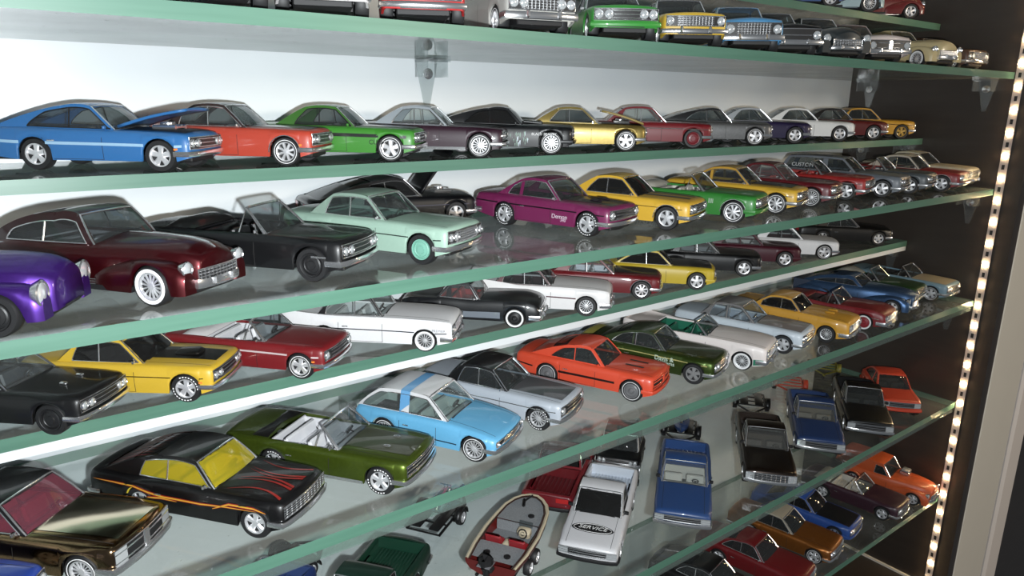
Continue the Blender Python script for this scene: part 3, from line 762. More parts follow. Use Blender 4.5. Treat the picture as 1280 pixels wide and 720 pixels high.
    if sc:
        smt = paint(g('scoopc') or P['hood'] or col)
        if sc == 'twin':
            for s in (-1, 1):
                x = xc + (x1 - xc) * .5; M = MB(); M.box((x, s * 3.2, topz(x, 3.2) + .35), (5.5, 2.2, 1.2), bev=.5); M.out('hood_scoop', smt, root)
        elif sc == 'slots':
            for s in (-1, 1):
                x = xc + (x1 - xc) * .5; top_patch('hood_slot', x - 5, x + 4, s * 2.6, s * 4.2, BLACK, .25)
        elif sc == 'vents':
            for s in (-1, 1):
                x = xc + (x1 - xc) * .55; M = MB(); M.box((x, s * 4, topz(x, 4) + .35), (2.6, 1.3, .9), bev=.3); M.out('hood_scoop', CHROME, root)
        elif sc == 'center':
            x = xc + (x1 - xc) * .45; M = MB(); M.box((x, 0, topz(x, 0) + .6), (9, 6.5, 1.8), rot=(0, -.05, 0), bev=.7); M.box((x + 4.55, 0, topz(x, 0) + .6), (.2, 5, .9)); M.out('hood_scoop', smt, root)
        elif sc == 'cowl':
            x = xc + 5; M = MB(); M.box((x, 0, topz(x, 0) + .5), (10, 8, 1.6), rot=(0, .08, 0), bev=.6); M.out('hood_scoop', smt, root)
        elif sc == 'blower':
            x = xc + 7; z = topz(x, 0); M = MB(); M.box((x, 0, z + 1.2), (7, 5, 2.6), bev=.5); e = M.out('blower', CHROME, root)
            M = MB(); M.box((x + .3, 0, z + 3.4), (5.6, 6.4, 2.0), bev=.6); M.out('air_scoop', paint(g('scoopc', col)), e)
            M = MB(); [M.box((x - 2.6 + k * 1.05, 0, z + 1.2), (.35, 5.4, 2.9)) for k in range(6)]; M.out('blower_rib', CHROME, e)
    if g('hoodup') is not None:
        # opened hood plate hinged at the cowl plus the engine bay below
        top_patch('engine_bay', xc + 2.2, x1 - 2.6, -W2 * .70, W2 * .70, BLACK, .10)
        M = MB(); x = xc + (x1 - xc) * .5; z = topz(x, 0)
        M.box((x, 0, z + .6), (8, 6, 1.4), bev=.4); M.lathe([(2.4, -.5), (2.6, 0), (2.4, .7), (.01, .8)], (x - .5, 0, z + 1.6), n=16, axis='z')
        for s in (-1, 1): M.tube([(x - 4, s * 3.6, z + .6), (x + 4, s * 3.6, z + .6)], .8, n=8)
        M.out('engine', CHROME, root)
        Lh = x1 - 3 - xc; a = g('hoodup'); M = MB(); rows_ = []
        piv = (xc + .5, topz(xc + 1, 0) + .5) if not g('hoodfront') else (x1 - 2, topz(x1 - 2, 0) + .5); sg = 1 if not g('hoodfront') else -1
        th_ = g('hoodth', .5)
        for k in range(9):
            d = Lh * k / 8; wv = W2 * (.72 - .06 * k / 8); cz = .6 * sin(pi * k / 8)
            rows_.append([(piv[0] + sg * (d * cos(a) - cz * sin(a)), wv * v, piv[1] + d * sin(a) + cz * cos(a) + .4 * (1 - v * v)) for v in (-1, -.7, -.3, 0, .3, .7, 1)])
        M.grid(rows_); me = M.get('raised_hood'); ho = link('raised_hood', me, paint(P['hood'] or col), root)
        sm = ho.modifiers.new('thick', 'SOLIDIFY'); sm.thickness = .0009; sm.offset = 0
    if P['mirrors'] and P['kind'] != 'none':
        for s in (-1,) if P['mirrors'] == 1 and not P['kind'] == 'pickup' else (-1, 1):
            x = xc - 2.8; M = MB(); y = hy(x, belt(x)) + (1.6 if P['kind'] == 'pickup' else .9); z = belt(x) + (1.6 if P['kind'] == 'pickup' else .8)
            M.box((x, s * y, z), (.9, 1.7, 1.3) if P['kind'] != 'pickup' else (1.0, 2.2, 1.9), bev=.3); M.tube([(x, s * (y - .5), z - .5), (x + .3, s * (y - 1.4), z - 1.3)], .2, n=4)
            M.out('side_mirror', BLACK if P['kind'] == 'pickup' else (CHROME if P['trimc'] == 'chrome' else body_m), root)
    if g('spoiler'):
        M = MB(); x = x0 + 3; z = ztop(x) + g('spoilz', 1.8); M.box((x, 0, z), (4, W2 * 1.8, .7), rot=(0, .12, 0), bev=.25)
        for s in (-1, 1): M.box((x, s * W2 * .7, (z + ztop(x)) / 2), (1.6, .5, z - ztop(x) + .2))
        M.out('rear_spoiler', paint(g('spoiler')), root)
    if g('fenders'):
        # separate pontoon fenders (front, rear): (t0, t1, height profile, centre offset, half width)
        for nm, t0, t1, prof, yo, hw_ in P['fenders']:
            for s in (-1, 1):
                M = MB(); rows_ = []; N = 26
                for i in range(N + 1):
                    k = i / N; x = X(t0) + (X(t1) - X(t0)) * k; zt_ = lerp(prof, k) if len(prof) < 3 else slerp_(prof, k)
                    e = sqrt(max(0, 1 - (2 * k - 1) ** 6)); hw2 = hw_ * (.55 + .45 * e); 
                    zl = P['sill'] + .3
                    for xa in (wb / 2, -wb / 2):
                        if P['skirt'] and xa < 0: continue
                        d = abs(x - xa)
                        if d < ar: zl = max(zl, r + sqrt(ar * ar - d * d) - .3)
                    zt_ = max(zt_, zl + .8); yc = yo
                    rows_.append([(x, s * (yc + hw2), zl), (x, s * (yc + hw2 * 1.03), zl + (zt_ - zl) * .35), (x, s * (yc + hw2 * .97), zl + (zt_ - zl) * .65), (x, s * (yc + hw2 * .72), zl + (zt_ - zl) * .9), (x, s * (yc + hw2 * .3), zt_), (x, s * (yc - hw2 * .3), zt_ - .1), (x, s * (yc - hw2 * .9), zl + (zt_ - zl) * .75), (x, s * (yc - hw2 * 1.1), zl)])
                M.grid(rows_); nR = len(rows_[0])
                M.f.append(tuple(range(nR))); M.f.append(tuple(len(M.v) - 1 - k for k in range(nR)))
                M.out(nm, paint(g('fendc', col), metallic), root, angle=55)
        for yy, zz, rr_ in g('fl', ()):
            for s in (-1, 1):
                px = X(P['fenders'][0][2]) + g('flx', -.6); M = MB(); M.lathe([(rr_ * .84, .1), (rr_, .5), (rr_ * 1.12, .2), (rr_ * .8, -1.6), (.01, -2.2)], (px, s * yy, zz), n=16, axis='x'); ri = M.out('headlight', CHROME, root)
                M = MB(); M.lathe([(rr_ * .9, .15), (rr_ * .6, .5), (.01, .7)], (px + .05, s * yy, zz), n=14, axis='x'); M.out('lens', LENS, ri)
    for tx in g('text', ()):
        # (string, t centre, u centre, size mm, colour[, side])
        st, tt, uu, size, tc = tx[:5]
        for s in (-1,):
            cu = bpy.data.curves.new('lettering', 'FONT'); cu.body = st; cu.size = size * .001; cu.align_x = 'CENTER'; cu.align_y = 'CENTER'; cu.extrude = .00003
            to = bpy.data.objects.new('tmp', cu); COL.objects.link(to); dg = bpy.context.evaluated_depsgraph_get(); me = bpy.data.meshes.new_from_object(to.evaluated_get(dg)); me.name = 'lettering'
            bpy.data.objects.remove(to)
            if uu == 'win': x = X(tt); z = belt(x) + 2.6; y = hy(x, z) + .15
            else: p = side(X(tt), uu, .22); x, y, z = p
            me.materials.clear()
            if uu == 'hood':
                pass
            link('lettering', me, paint(tc), root, loc=(x * .001, -y * .001, z * .001), rot=(pi / 2 - (.42 if uu == 'win' else .05), 0, 0))
    root['_P'] = 0; del root['_P']
    return root, dict(X=X, topz=topz, side=side, deform=deform, belt=belt, xc=xc, x1=x1, x0=x0, W2=W2, side_patch=side_patch, top_patch=top_patch, hy=hy, zr=zr, tp=tp, ztop=ztop)

# ------------------------------------------------------------------ body styles
STY = dict(
 muscle=dict(top=[(0, 12.0), (.04, 13.0), (.2, 13.3), (.4, 13.0), (.64, 12.7), (.85, 12.3), (.97, 11.8), (1, 11.2)]),
 notch=dict(rb=.215, rr=.33, rf=.52, cw=.635, H=20.2, q0=.285, q1=.335, yr=.69, top=[(0, 12.4), (.03, 13.2), (.2, 13.3), (.45, 13.0), (.64, 12.9), (.85, 12.6), (.97, 12.2), (1, 11.8)], p=1.05),
 fastback=dict(rb=.06, rr=.43, rf=.55, cw=.65, H=19.6, q0=.27, q1=.42, p=1.45, rwin=(.42, .86), top=[(0, 12.2), (.04, 13.1), (.2, 13.2), (.4, 13.0), (.64, 12.7), (.85, 12.4), (.97, 12.0), (1, 11.4)]),
 conv=dict(kind='conv', rb=.27, rr=.36, rf=.535, cw=.64, H=19.6, top=[(0, 12.2), (.04, 13.0), (.2, 13.2), (.4, 12.9), (.64, 12.8), (.85, 12.5), (.97, 12.1), (1, 11.6)], boot=(.18, .285), bootc=(30, 30, 30)),
 fifties=dict(L=80., wb=45., fo=14.5, H=22., sill=3.4, rb=.225, rr=.32, rf=.51, cw=.60, q0=.27, q1=.31, yr=.68, crown=.9, bow=.8, archtrim=0, band='w', wk='wire', r=5.1, lamps='round', grille='mesh', ls=1.15,
   top=[(0, 14.0), (.05, 14.4), (.2, 14.2), (.4, 14.2), (.6, 14.2), (.85, 13.8), (.97, 13.0), (1, 12.2)], fin=[(0, 1.6), (.15, .9), (.35, 0), (1, 0)], peak=.25, guards=1, fbh=2.2, trimc='chrome'),
 fat=dict(L=76., wb=44., fo=12., W=29., H=23.5, sill=3.2, r=5.3, band='w', wk='wire', rb=.04, rr=.42, rf=.52, cw=.60, p=1.9, rwin=(.60, .86), rwv=.45, q0=.2, q1=.33, yr=.60, crown=1.8, bow=2.2, drop=2.2, lamps='none', grille='mesh', gw=1.0, g0=.1, g1=.62,
   wp=[(0, .62), (.1, .80), (.25, .93), (.45, .96), (.58, .93), (.72, .82), (.9, .66), (1, .50)], top=[(0, 9.5), (.06, 12.5), (.2, 14.6), (.4, 15.), (.6, 15.2), (.8, 15.2), (.93, 14.4), (1, 12.5)], doors=(.38, .58), bpil=(.38,), guards=1, fbh=1.9,
   fenders=[('front_fender', .60, .985, [(0, 8.5), (.25, 10.8), (.6, 12.6), (.85, 12.0), (1, 9.5)], 10.6, 3.7), ('rear_fender', .03, .40, [(0, 7.5), (.3, 11.4), (.6, 12.0), (.85, 9.4), (1, 7.)], 11.2, 3.2)], fl=[(10.6, 10.4, 1.9)], flare=.5, hoodgap=0, tail=True, mirrors=0, rail=2.3),
 pickup=dict(kind='pickup', L=80., wb=48., fo=13., W=29.5, H=24.5, sill=5.0, r=5.4, rr=.43, rb=.405, rf=.55, cw=.665, q0=.425, q1=.43, bed=(.03, .39), bpil=(), lamps='rect', grille='bar', yr=.74, glass='x', yb=.86,
   top=[(0, 15.2), (.5, 15.4), (.66, 15.2), (.9, 14.2), (.97, 13.8), (1, 13.2)], doors=(.42, .63), hoodgap=1, opencab=(.41, .665), bow=1.0, rwin=(.2, .9), drop=.9, mirrors=2, wp=[(0, .95), (.1, .97), (.5, 1), (.9, .98), (1, .95)], seat=None),
 wagon=dict(kind='wagon', rb=.03, rr=.10, rf=.53, cw=.64, H=20.6, q0=.08, q1=.13, p=1.1, bpil=(.28, .44), yr=.72, top=[(0, 12.8), (.2, 13.1), (.64, 12.9), (.85, 12.5), (.97, 12.0), (1, 11.5)]),
)
def D(style, **kw):
    d = dict(STY[style]); d.update(kw)
    if style == 'pickup': return d
    k, df, dl = (1.0, 1.0, 1.0) if style == 'fat' else ((1.05, 2.0, 2.0) if style == 'fifties' else (1.09, 3.0, 2.5))
    d['fo'] = d.get('fo', 14.) - df; d['L'] = d.get('L', 75.) - dl
    d['top'] = [(a, z * k) for a, z in d['top']]
    if k > 1: H = d.get('H', 19.8); d['H'] = H * (1.11 if H < 20.4 else 1.05)
    return d

def finish(root, A, kw):
    """one-off decoration of single cars"""
    X = A['X']
    if kw.get('flames'):
        RED, GOLD = paint((150, 30, 16)), paint((214, 160, 30))
        for s in (-1, 1):
            for nm, m, w0, off in (('flame_red', RED, 1.5, .12), ('flame_gold', GOLD, .7, .17)):
                for pts in ([(.04, .90), (.16, .96), (.26, .95), (.34, .80), (.42, .72), (.60, .72), (.72, .80), (.90, .86)], [(.30, .35), (.34, .58), (.40, .66), (.50, .60)], [(.66, .62), (.74, .94), (.86, .96), (.93, .80)]):
                    P = []
                    for (ta, ua), (tb, ub) in zip(pts, pts[1:]):
                        for k in range(6): P.append((ta + (tb - ta) * k / 6, ua + (ub - ua) * k / 6))
                    M = MB(); rows = []
                    for i, (t_, u_) in enumerate(P):
                        e = sin(pi * (i + .5) / len(P)) ** .6 * w0 * .045
                        a = A['side'](X(t_), u_ - e, off); b = A['side'](X(t_), u_ + e, off)
                        rows.append([A['deform']((a[0], s * a[1], a[2])), A['deform']((b[0], s * b[1], b[2]))])
                    M.grid(rows); M.out(nm, m, root)
            for v0, v1 in ((.70, .45), (.30, .12), (-.2, -.0)):
                M = MB(); W2 = A['W2']; rows = []
                for k in range(13):
                    t_ = .96 - .26 * k / 12; v = s * (abs(v0) + (abs(v1) - abs(v0)) * sin(k / 12 * pi) * .8); wv = .035 * (1 - k / 12) + .004
                    rows.append([A['deform']((X(t_), (v - wv) * W2, A['topz'](X(t_), (v - wv) * W2) + .13)), A['deform']((X(t_), (v + wv) * W2, A['topz'](X(t_), (v + wv) * W2) + .13))])
                M.grid(rows); M.out('flame_red', RED, root)
            for k in range(5):
                M = MB(); rows = []
                for j in range(9):
                    t_ = .07 + .24 * j / 8; v = s * (.15 + .17 * k + .05 * sin(j * 1.3 + k)); wv = .03 * sin(pi * (j + .5) / 9)
                    a, b = A['tp'](X(t_), v - wv), A['tp'](X(t_), v + wv); rows.append([(a[0], a[1], a[2] + .13), (b[0], b[1], b[2] + .13)])
                M.grid(rows); M.out('flame_red', RED, root)
    if kw.get('doorart'):
        gm, wm = paint((92, 132, 112)), paint((190, 205, 215))
        rnd = random.Random(3)
        for k in range(34):
            t_ = .50 + rnd.uniform(0, .20); u_ = rnd.uniform(.12, .8); a = A['side'](X(t_), u_, .14 + .01 * k / 34); r_ = rnd.uniform(.5, 1.3); an = rnd.uniform(-.5, .5) + pi / 2
            P = [(a[0] + r_ * .35 * cos(an + q) * (1 if i % 2 else .5) , -a[1], a[2] + r_ * 1.6 * sin(an + q) * (1 if i % 2 else .4)) for i, q in enumerate([j * pi / 3 for j in range(6)])]
            M = MB(); M.add(P, [tuple(range(6))]); M.out('door_graphic', gm if k % 5 else wm, root, smooth=False)
        for t_ in (.40, .43): 
            a = A['side'](X(t_), .6, .15); M = MB(); M.add([(a[0] - 1, -a[1], a[2] - 2), (a[0] + .4, -a[1], a[2] - 1.6), (a[0] + 1.6, -a[1], a[2] + 2.2)], [(0, 1, 2)]); M.out('door_graphic', wm, root, smooth=False)
    if kw.get('bigchrome'):
        for s in (-1, 1):
            for k in range(5): A['side_patch']('rocker_fin', X(.44), X(.66), .04 + k * .075, .075 + k * .075, CHROME, s, .35)
        M = MB(); M.tube([A['deform']((X(t_), 0, A['topz'](X(t_), 0) + .15)) for t_ in (.62, .7, .8, .9, .96, .99)], [.15, .2, .3, .45, .6, .3], n=6); M.out('hood_spear', CHROME, root)
    if kw.get('chromepaint'):
        gold = pm('bronze_chrome', (.42, .27, .15), .14, 1.)
        for o in root.children:
            if o.name.split('.')[0] in ('body',): o.material_slots[0].material = gold
            if o.name.split('.')[0] in ('hood_panel',): o.material_slots[0].material = pm('champagne_chrome', (.52, .46, .34), .12, 1.)

def car(key, name, label, x, y, h, rgb, kw):
    if kw.get('hood') == 'gold': kw['hood'] = (150, 130, 90)
    root, A = make_car(name, label, 'model car', (x * U, y * U, SHZ[key] * U + .00002), radians(h), rgb, GROUPS[key], **kw)
    finish(root, A, kw)
    if key in 'ACE': root.scale = (.93, .93, .93)
    return root

# ------------------------------------------------------------------ the cars: shelf, name, label, x, y, heading, colour, style, options
GROUPS = {'A': 'model cars on the top shelf',
  'B': 'model cars facing out on the second shelf',
  'C': 'model cars on the third shelf',
  'D': 'model cars on the fourth shelf',
  'E': 'model cars on the fifth shelf',
  'F': 'model cars on the sixth shelf',
  'G': 'model trucks and trailers on the seventh shelf',
  'H': 'model cars on the lowest shelf'}
car('A', 'model_car', 'dark navy model car at top, only its wheels below the photo edge', -1.79, 0.724, -40.9, (22, 26, 44), D('notch', wk='mag'))
car('A', 'model_car', 'blue model car on the top shelf with chrome wheel, left of the pale one', -1.391, 0.725, -40.6, (60, 90, 140), D('muscle', wk='mag'))
car('A', 'model_car', 'pale blue vintage coupe on the top shelf with large wire wheels', -1.004, 0.709, -40.8, (165, 190, 195), D('fat', band=None,wk='wire',r=6.2))
car('A', 'model_car', 'dark red vintage coupe at the right end of the top shelf', -0.495, 0.707, -41.3, (110, 22, 26), D('fat', wk='mag',band=None,rocker=True))
car('B', 'model_car', 'black model car at far left of the second shelf, only tyres visible', -4.697, 0.396, 255.6, (18, 18, 20), D('notch', wk='rally'))
car('B', 'model_car', 'white model car with chrome front underside, second shelf, left of the red one', -4.386, 0.384, 248.4, (220, 215, 215), D('notch', guards=1))
car('B', 'model_car', 'bright red low model car facing out on the second shelf', -4.048, 0.37, 242.2, (190, 28, 30), D('muscle', grille='mesh',lamps='quad'))
car('B', 'model_convertible', 'silver finned vintage convertible facing out on the second shelf', -3.666, 0.384, 252.4, (190, 188, 182), D('fifties', kind='conv',rb=.27,lamps='quad',fin=[(0,.8),(.3,0)],band='t',inter=(200,200,200),boot=(.18,.28),bootc=(120,120,118),gw=.95))
car('B', 'model_car', 'bright green hardtop facing out with black grille and four round lamps', -3.213, 0.324, 236.2, (50, 140, 50), D('muscle', lamps='quad',grille='bar',bumper=2,ls=1.2,amber=0,hood=(30,60,30),gw=.94,roofc=(28,30,30)))
car('B', 'model_car', 'yellow hardtop with black roof and wide chrome grille, facing out', -2.822, 0.315, 233.2, (215, 175, 40), D('notch', lamps='round',grille='mesh',roofc=(25,25,25),g0=.4,hood=(30,28,20),guards=1))
car('B', 'model_car', 'sky blue vintage sedan facing out with wide chrome grille and bumper', -2.414, 0.314, -132, (70, 140, 190), D('fifties', lamps='round',grille='mesh',inter=(180,200,210),g0=.25))
car('B', 'model_car', 'black vintage car facing out, between the sky blue and the dark grey ones', -2.094, 0.349, -128, (16, 14, 16), D('fifties', lamps='round',grille='plain',g0=.2))
car('B', 'model_car', 'dark charcoal vintage fastback with bright headlights, facing out', -1.701, 0.343, -122, (38, 44, 46), D('fat', inter=(40,40,40)))
car('B', 'model_car', 'pale pink and white vintage car with chrome oval grille, facing out', -1.324, 0.36, -118, (215, 200, 195), D('fifties', lamps='round',grille='split',roofc=(170,110,100),g0=.2,g1=.8))
car('B', 'model_car', 'tan vintage fastback with whitewall tyres on the second shelf', -0.719, 0.371, -104, (205, 185, 135), D('fat', inter=(190,180,150),fbh=2.4))
car('B', 'model_car', 'brown hardtop with wide chrome grille at right end of the second shelf', -0.19, 0.434, -96, (90, 62, 45), D('notch', lamps='quad',grille='mesh',g0=.2))
car('C', 'model_car', 'bright blue fastback with pale side stripe and hood slightly open', -4.925, 0.71, -40, (40, 106, 168), D('muscle', L=78,rb=.08,rr=.40,p=1.3,q0=.25,q1=.40,rwin=(.3,.85),wk='mag',stripe=[('side',.0,.97,.64,.76,(150,190,220))],hoodup=.24,lamps='quad',inter=(20,20,22),glass='d',trimc='black',marker=1,doors=(.33,.6)))
car('C', 'model_car', 'orange-red hardtop with dark brown roof and silver wheel arch trims', -4.54, 0.723, -41.0, (186, 62, 40), D('notch', roofc=(50,34,32),hood=(40,32,32),archtrim=1,wk='eight',band='t',inter=(210,205,200),marker=1,rb=.2,rr=.36))
car('C', 'model_car', 'green coupe with black side stripe and black hood on the third shelf', -4.158, 0.723, -41.0, (62, 138, 44), D('muscle', roofc=(62,110,44),hood=(30,34,30),stripe=[('side',.05,.95,.80,.97,(18,20,18))],band='t',inter=(200,200,200),trimc='black',text=[('CUDA',.78,.55,2.6,(15,15,15))]))
car('C', 'model_car', 'dark plum hardtop with pale highlight painted over its roof and chrome rocker trim', -3.769, 0.723, -41.0, (52, 28, 42), D('muscle', roofc=(150,158,165),hood=(28,24,28),rocker=True,wk='wire',band='t',inter=(190,195,200),glass='c'))  # pale grey roof colour paints in the silvery highlight on the roof
car('C', 'model_car', 'black fastback with hood blower and a ghostly green door graphic', -3.405, 0.723, -41.0, (12, 13, 18), D('fastback', wk='wire',wd=4.2,scoop='cowl',scoopc=(14,14,16),band='t',trimc='black',glass='x',text=[('BLACK BEAUTY',.80,.78,1.7,(215,215,215))],doorart=1,wintrim=False,bumper=2))
car('C', 'model_car', 'metallic gold coupe with its hood raised and pale wheels', -2.96, 0.723, -41.0, (158, 136, 72), D('muscle', metallic=1,wk='rally',band='t',hoodup=.28,hoodfront=1,inter=(60,50,40)))
car('C', 'model_car', 'dark red hardtop with dark red wheels on the third shelf', -2.487, 0.723, -41.0, (118, 20, 30), D('notch', rim=(120,30,40),wk='disc',inter=(205,205,200),beltline=.9,glass='c',p=1.3,rb=.18))
car('C', 'model_car', 'silver grey fastback coupe with black vinyl roof', -1.977, 0.723, -41.0, (120, 120, 120), D('fastback', metallic=1,roofc=(30,30,32),wk='mag',band='t',inter=(120,110,100)))
car('C', 'model_car', 'dark purple hardtop with white roof on the third shelf', -1.598, 0.723, -41.0, (40, 32, 66), D('muscle', roofc=(165,170,175),wk='mag',inter=(160,140,120)))
car('C', 'model_car', 'white coupe with black interior on the third shelf', -1.118, 0.723, -41.0, (232, 232, 230), D('muscle', wk='mag',inter=(60,50,45),lamps='none'))
car('C', 'model_car', 'dark maroon coupe with black roof, second from right on third shelf', -0.712, 0.723, -41.0, (96, 24, 24), D('muscle', roofc=(28,24,22),wk='mag'))
car('C', 'model_car', 'amber yellow car with gold wheels at right end of third shelf', -0.339, 0.723, -41.0, (205, 150, 30), D('notch', rim=(190,150,60),stripe=[('path',[(.55,.96),(.97,.86)],.25,(20,20,20))],glass='d'))
car('D', 'model_car', 'purple custom coupe with bulging round headlights at far left edge', -5.43, 0.25, -30, (72, 34, 128), D('fat', metallic=1,W=31,H=21,grille=None,bumper=0,crown=2.6,fl=[(11.2,9.8,2.9)],glass='d',skirt=True,guards=0,band=None,rim='black',wk='steel'))
car('D', 'model_car', 'maroon metallic 1940s fastback with chrome grille and whitewall tyres', -5.007, 0.346, -54.2, (74, 12, 20), D('fat', L=79,metallic=1,roofc=(46,12,18),inter=(150,150,155),glass='d',fbh=2.5,skirt=True,hood=None,bigchrome=1,wintrim=True,W=30,r=5.7))
car('D', 'model_convertible', 'black convertible with upright windshield and plain black wheels', -4.594, 0.354, -51.7, (20, 20, 22), D('conv', wk='disc',rim='black',inter=(30,30,32),lamps='quad',H=21,L=78,boot=(.16,.30),booth=2.5,stripe=[('side',.86,.93,.56,.64,'chrome')],babymoon=1))
car('D', 'model_car', 'black fastback with hood raised high behind the mint green car', -3.87, 0.857, -8, (16, 16, 20), D('fastback', hoodup=.85,hoodth=1,wk='mag',inter=(20,20,22),glass='x',stripe=[('side',.05,.95,.80,.83,(70,70,90))],L=79))
car('D', 'model_car', 'mint green hardtop with mint painted wheels on the fourth shelf', -4.177, 0.375, -62.2, (158, 190, 172), D('notch', H=21,roofc=(140,165,150),rim=(120,180,160),wk='disc',inter=(90,130,115),lamps='quad',glass='d',rb=.19,rr=.32,pillars=(),bpil=(.43,.60),stripe=[('path',[(.04,.80),(.97,.72)],.2,(40,50,46))],grille='mesh',hoodcrease=1))
car('D', 'model_car', 'magenta plum coupe with black side stripe and black hood panel', -3.346, 0.43, -74, (122, 34, 84), D('muscle', hood=(34,24,34),scoop='twin',stripe=[('side',.02,.97,.80,.87,(24,14,24))],band='l',wk='mag',inter=(40,25,40),text=[('Demon',.665,.48,2.6,(230,215,225)),('340',.69,.30,1.9,(225,200,215))],lamps='round',q0=.27,q1=.36,pillars=(.365,),pw=.9,bpil=()))
car('D', 'model_car', 'yellow hardtop with black hood stripes in front of the green convertible', -2.986, 0.368, -67.6, (225, 175, 28), D('muscle', stripe=[('path',[(.04,.86),(.95,.84)],.14,(30,26,20)),('hood',.66,.95,.16,.40,(35,30,22)),('hood',.66,.95,-.40,-.16,(35,30,22))],wk='mag',inter=(24,22,20),glass='x',trimc='chrome',archtrim=1,rb=.2))
car('D', 'model_convertible', 'green convertible with white seats and white folded top', -2.596, 0.322, -68.5, (46, 128, 46), D('conv', inter=(215,210,200),bootc=(215,210,195),boot=(.14,.30),booth=2.2,wk='eight',band='t',archtrim=1,bumper=2,text=[('||||',.70,.84,2.4,(220,225,220))]))
car('D', 'model_car', 'yellow coupe with black line and hood slots behind the green convertible', -2.173, 0.377, -71.5, (218, 170, 30), D('muscle', stripe=[('side',.45,.97,.80,.85,(24,22,20)),('hood',.66,.93,-.55,.55,(40,34,24))],wk='eight',band='t',inter=(120,60,30),q0=.27,q1=.36,pillars=(.36,),pw=.8,bpil=(),roofc=(200,150,40)))
car('D', 'model_car', 'maroon hardtop with pale interior right of the yellow coupe', -1.789, 0.415, -73.9, (100, 22, 30), D('muscle', inter=(215,205,200),seat=(190,30,30),wk='wire',band='t',glass='c'))
car('D', 'model_convertible', 'red convertible on the fourth shelf in front of the grey wagon', -1.36, 0.459, -74.1, (162, 32, 30), D('conv', inter=(190,60,50),wk='mag',beltline=.86,bootc=(150,40,36)))
car('D', 'model_wagon', 'grey vintage wagon with lettering on its long side window', -1.051, 0.405, -76.4, (110, 116, 124), D('wagon', L=80,wk='mag',glass='d',inter=(60,60,70),H=21.5,text=[('CUSTOM',.22,'win',3.4,(225,228,230))],pillars=(.40,),pw=1.6,bpil=(.24,)))
car('D', 'model_convertible', 'dark grey convertible with red and white seats on the fourth shelf', -0.723, 0.398, -78.1, (78, 84, 88), D('conv', inter=(200,195,190),seat=(150,40,40),wk='mag'))
car('D', 'model_car', 'dark red hardtop with white roof near right end of fourth shelf', -0.425, 0.33, -82.0, (140, 30, 32), D('muscle', roofc=(205,190,170),archtrim=1,wk='mag',inter=(210,200,180)))
car('D', 'model_car', 'cream vintage coupe at the right end of the fourth shelf', -0.178, 0.372, -85, (196, 186, 160), D('notch', H=22,inter=(90,90,90),wk='mag',guards=1,top=[(0,13.6),(.2,14),(.64,14),(.95,13.2),(1,12.4)]))
car('E', 'model_car', 'matte black hardtop with black wheels at left end of fifth shelf', -5.286, 0.644, -43.0, (24, 24, 25), D('notch', rim='black',wk='disc',scoop='vents',glass='c',inter=(60,66,72),beltline=0,lamps='quad',H=20.5))
car('E', 'model_car', 'yellow hardtop with black hood on the fifth shelf beside the dark red convertible', -4.937, 0.661, -38.9, (216, 176, 30), D('notch', hood=(24,22,20),hw=.44,band='l',wk='mag',inter=(20,20,20),glass='x',trimc='chrome',stripe=[('path',[(.1,.78),(.95,.76)],.18,(40,32,14))],marker=1,scoop='center',scoopc=(24,22,20),rb=.21,bpil=(.42,.595)))
car('E', 'model_convertible', 'dark red convertible with white interior and white side line', -4.539, 0.651, -48.4, (124, 26, 32), D('conv', inter=(225,225,228),band='t',wk='rally',stripe=[('path',[(.02,.90),(.97,.80)],.35,(220,200,200))],bootc=(225,222,222),boot=(.14,.29),lamps='round',marker=1,hw=.7))
car('E', 'model_car', 'white 1950s convertible with black top raised and whitewall tyres', -4.077, 0.65, -43, (236, 236, 238), D('fifties', H=24,kind='coupe',roofc=(22,22,24),glass='c',inter=(200,205,205),rr=.36,lamps='round',stripe=[('path',[(.03,.70),(.97,.62)],.24,(50,50,60)),('side',.93,.99,.22,.32,'chrome')],text=[('PREMIER',.92,.78,1.6,(120,120,130))]))
car('E', 'model_convertible', 'black 1950s roadster with grey side coves and red seats', -3.599, 0.678, -46, (18, 20, 24), D('fifties', kind='coupe',L=72,wb=42,H=18.5,roofc=(20,22,26),glass='c',inter=(150,26,34),fin=[(0,.3),(1,0)],top=[(0,10.5),(.1,12.5),(.3,12.8),(.5,12.2),(.62,12.6),(.85,12.9),(.96,11.6),(1,10.2)],rim='black',wk='baby',rr=.36,rf=.50,cw=.57,stripe=[('side',.46,.72,.18,.60,(120,128,138))],grille='teeth',lamps='quad',rb=.27,pillars=(.355,),pw=1.1,bpil=()))
car('E', 'model_car', 'white finned 1950s hardtop with maroon roof and chrome lace wheels', -3.239, 0.644, -46, (236, 234, 234), D('fifties', roofc=(84,26,34),L=79,fin=[(0,3.4),(.25,1.4),(.42,0),(1,0)],inter=(70,30,36),wk='wire',band=None,lamps='quad',r=5.4,stripe=[('path',[(.02,.80),(.4,.74),(.9,.66)],.3,(90,50,56))],bpil=(.42,.55)))
car('E', 'model_car', 'dark red hardtop with black hood and white windows on fifth shelf', -2.817, 0.691, -46, (112, 22, 30), D('muscle', hood=(38,26,28),inter=(225,230,240),glass='c',wk='eight',archtrim=1,lamps='none',L=77))
car('E', 'model_car', 'yellow coupe with broad black hood between dark red and black cars', -2.445, 0.655, -46, (206, 178, 30), D('muscle', hood=(24,22,20),hw=.8,wk='mag',glass='x',inter=(20,20,20),q0=.22,q1=.40,bumper=2))
car('E', 'model_car', 'black two-door sedan with chrome window frames on the fifth shelf', -1.986, 0.698, -46, (20, 20, 22), D('notch', wk='mag',glass='c',inter=(120,125,130),pillars=(.43,),pw=.5,rocker=False,H=21))
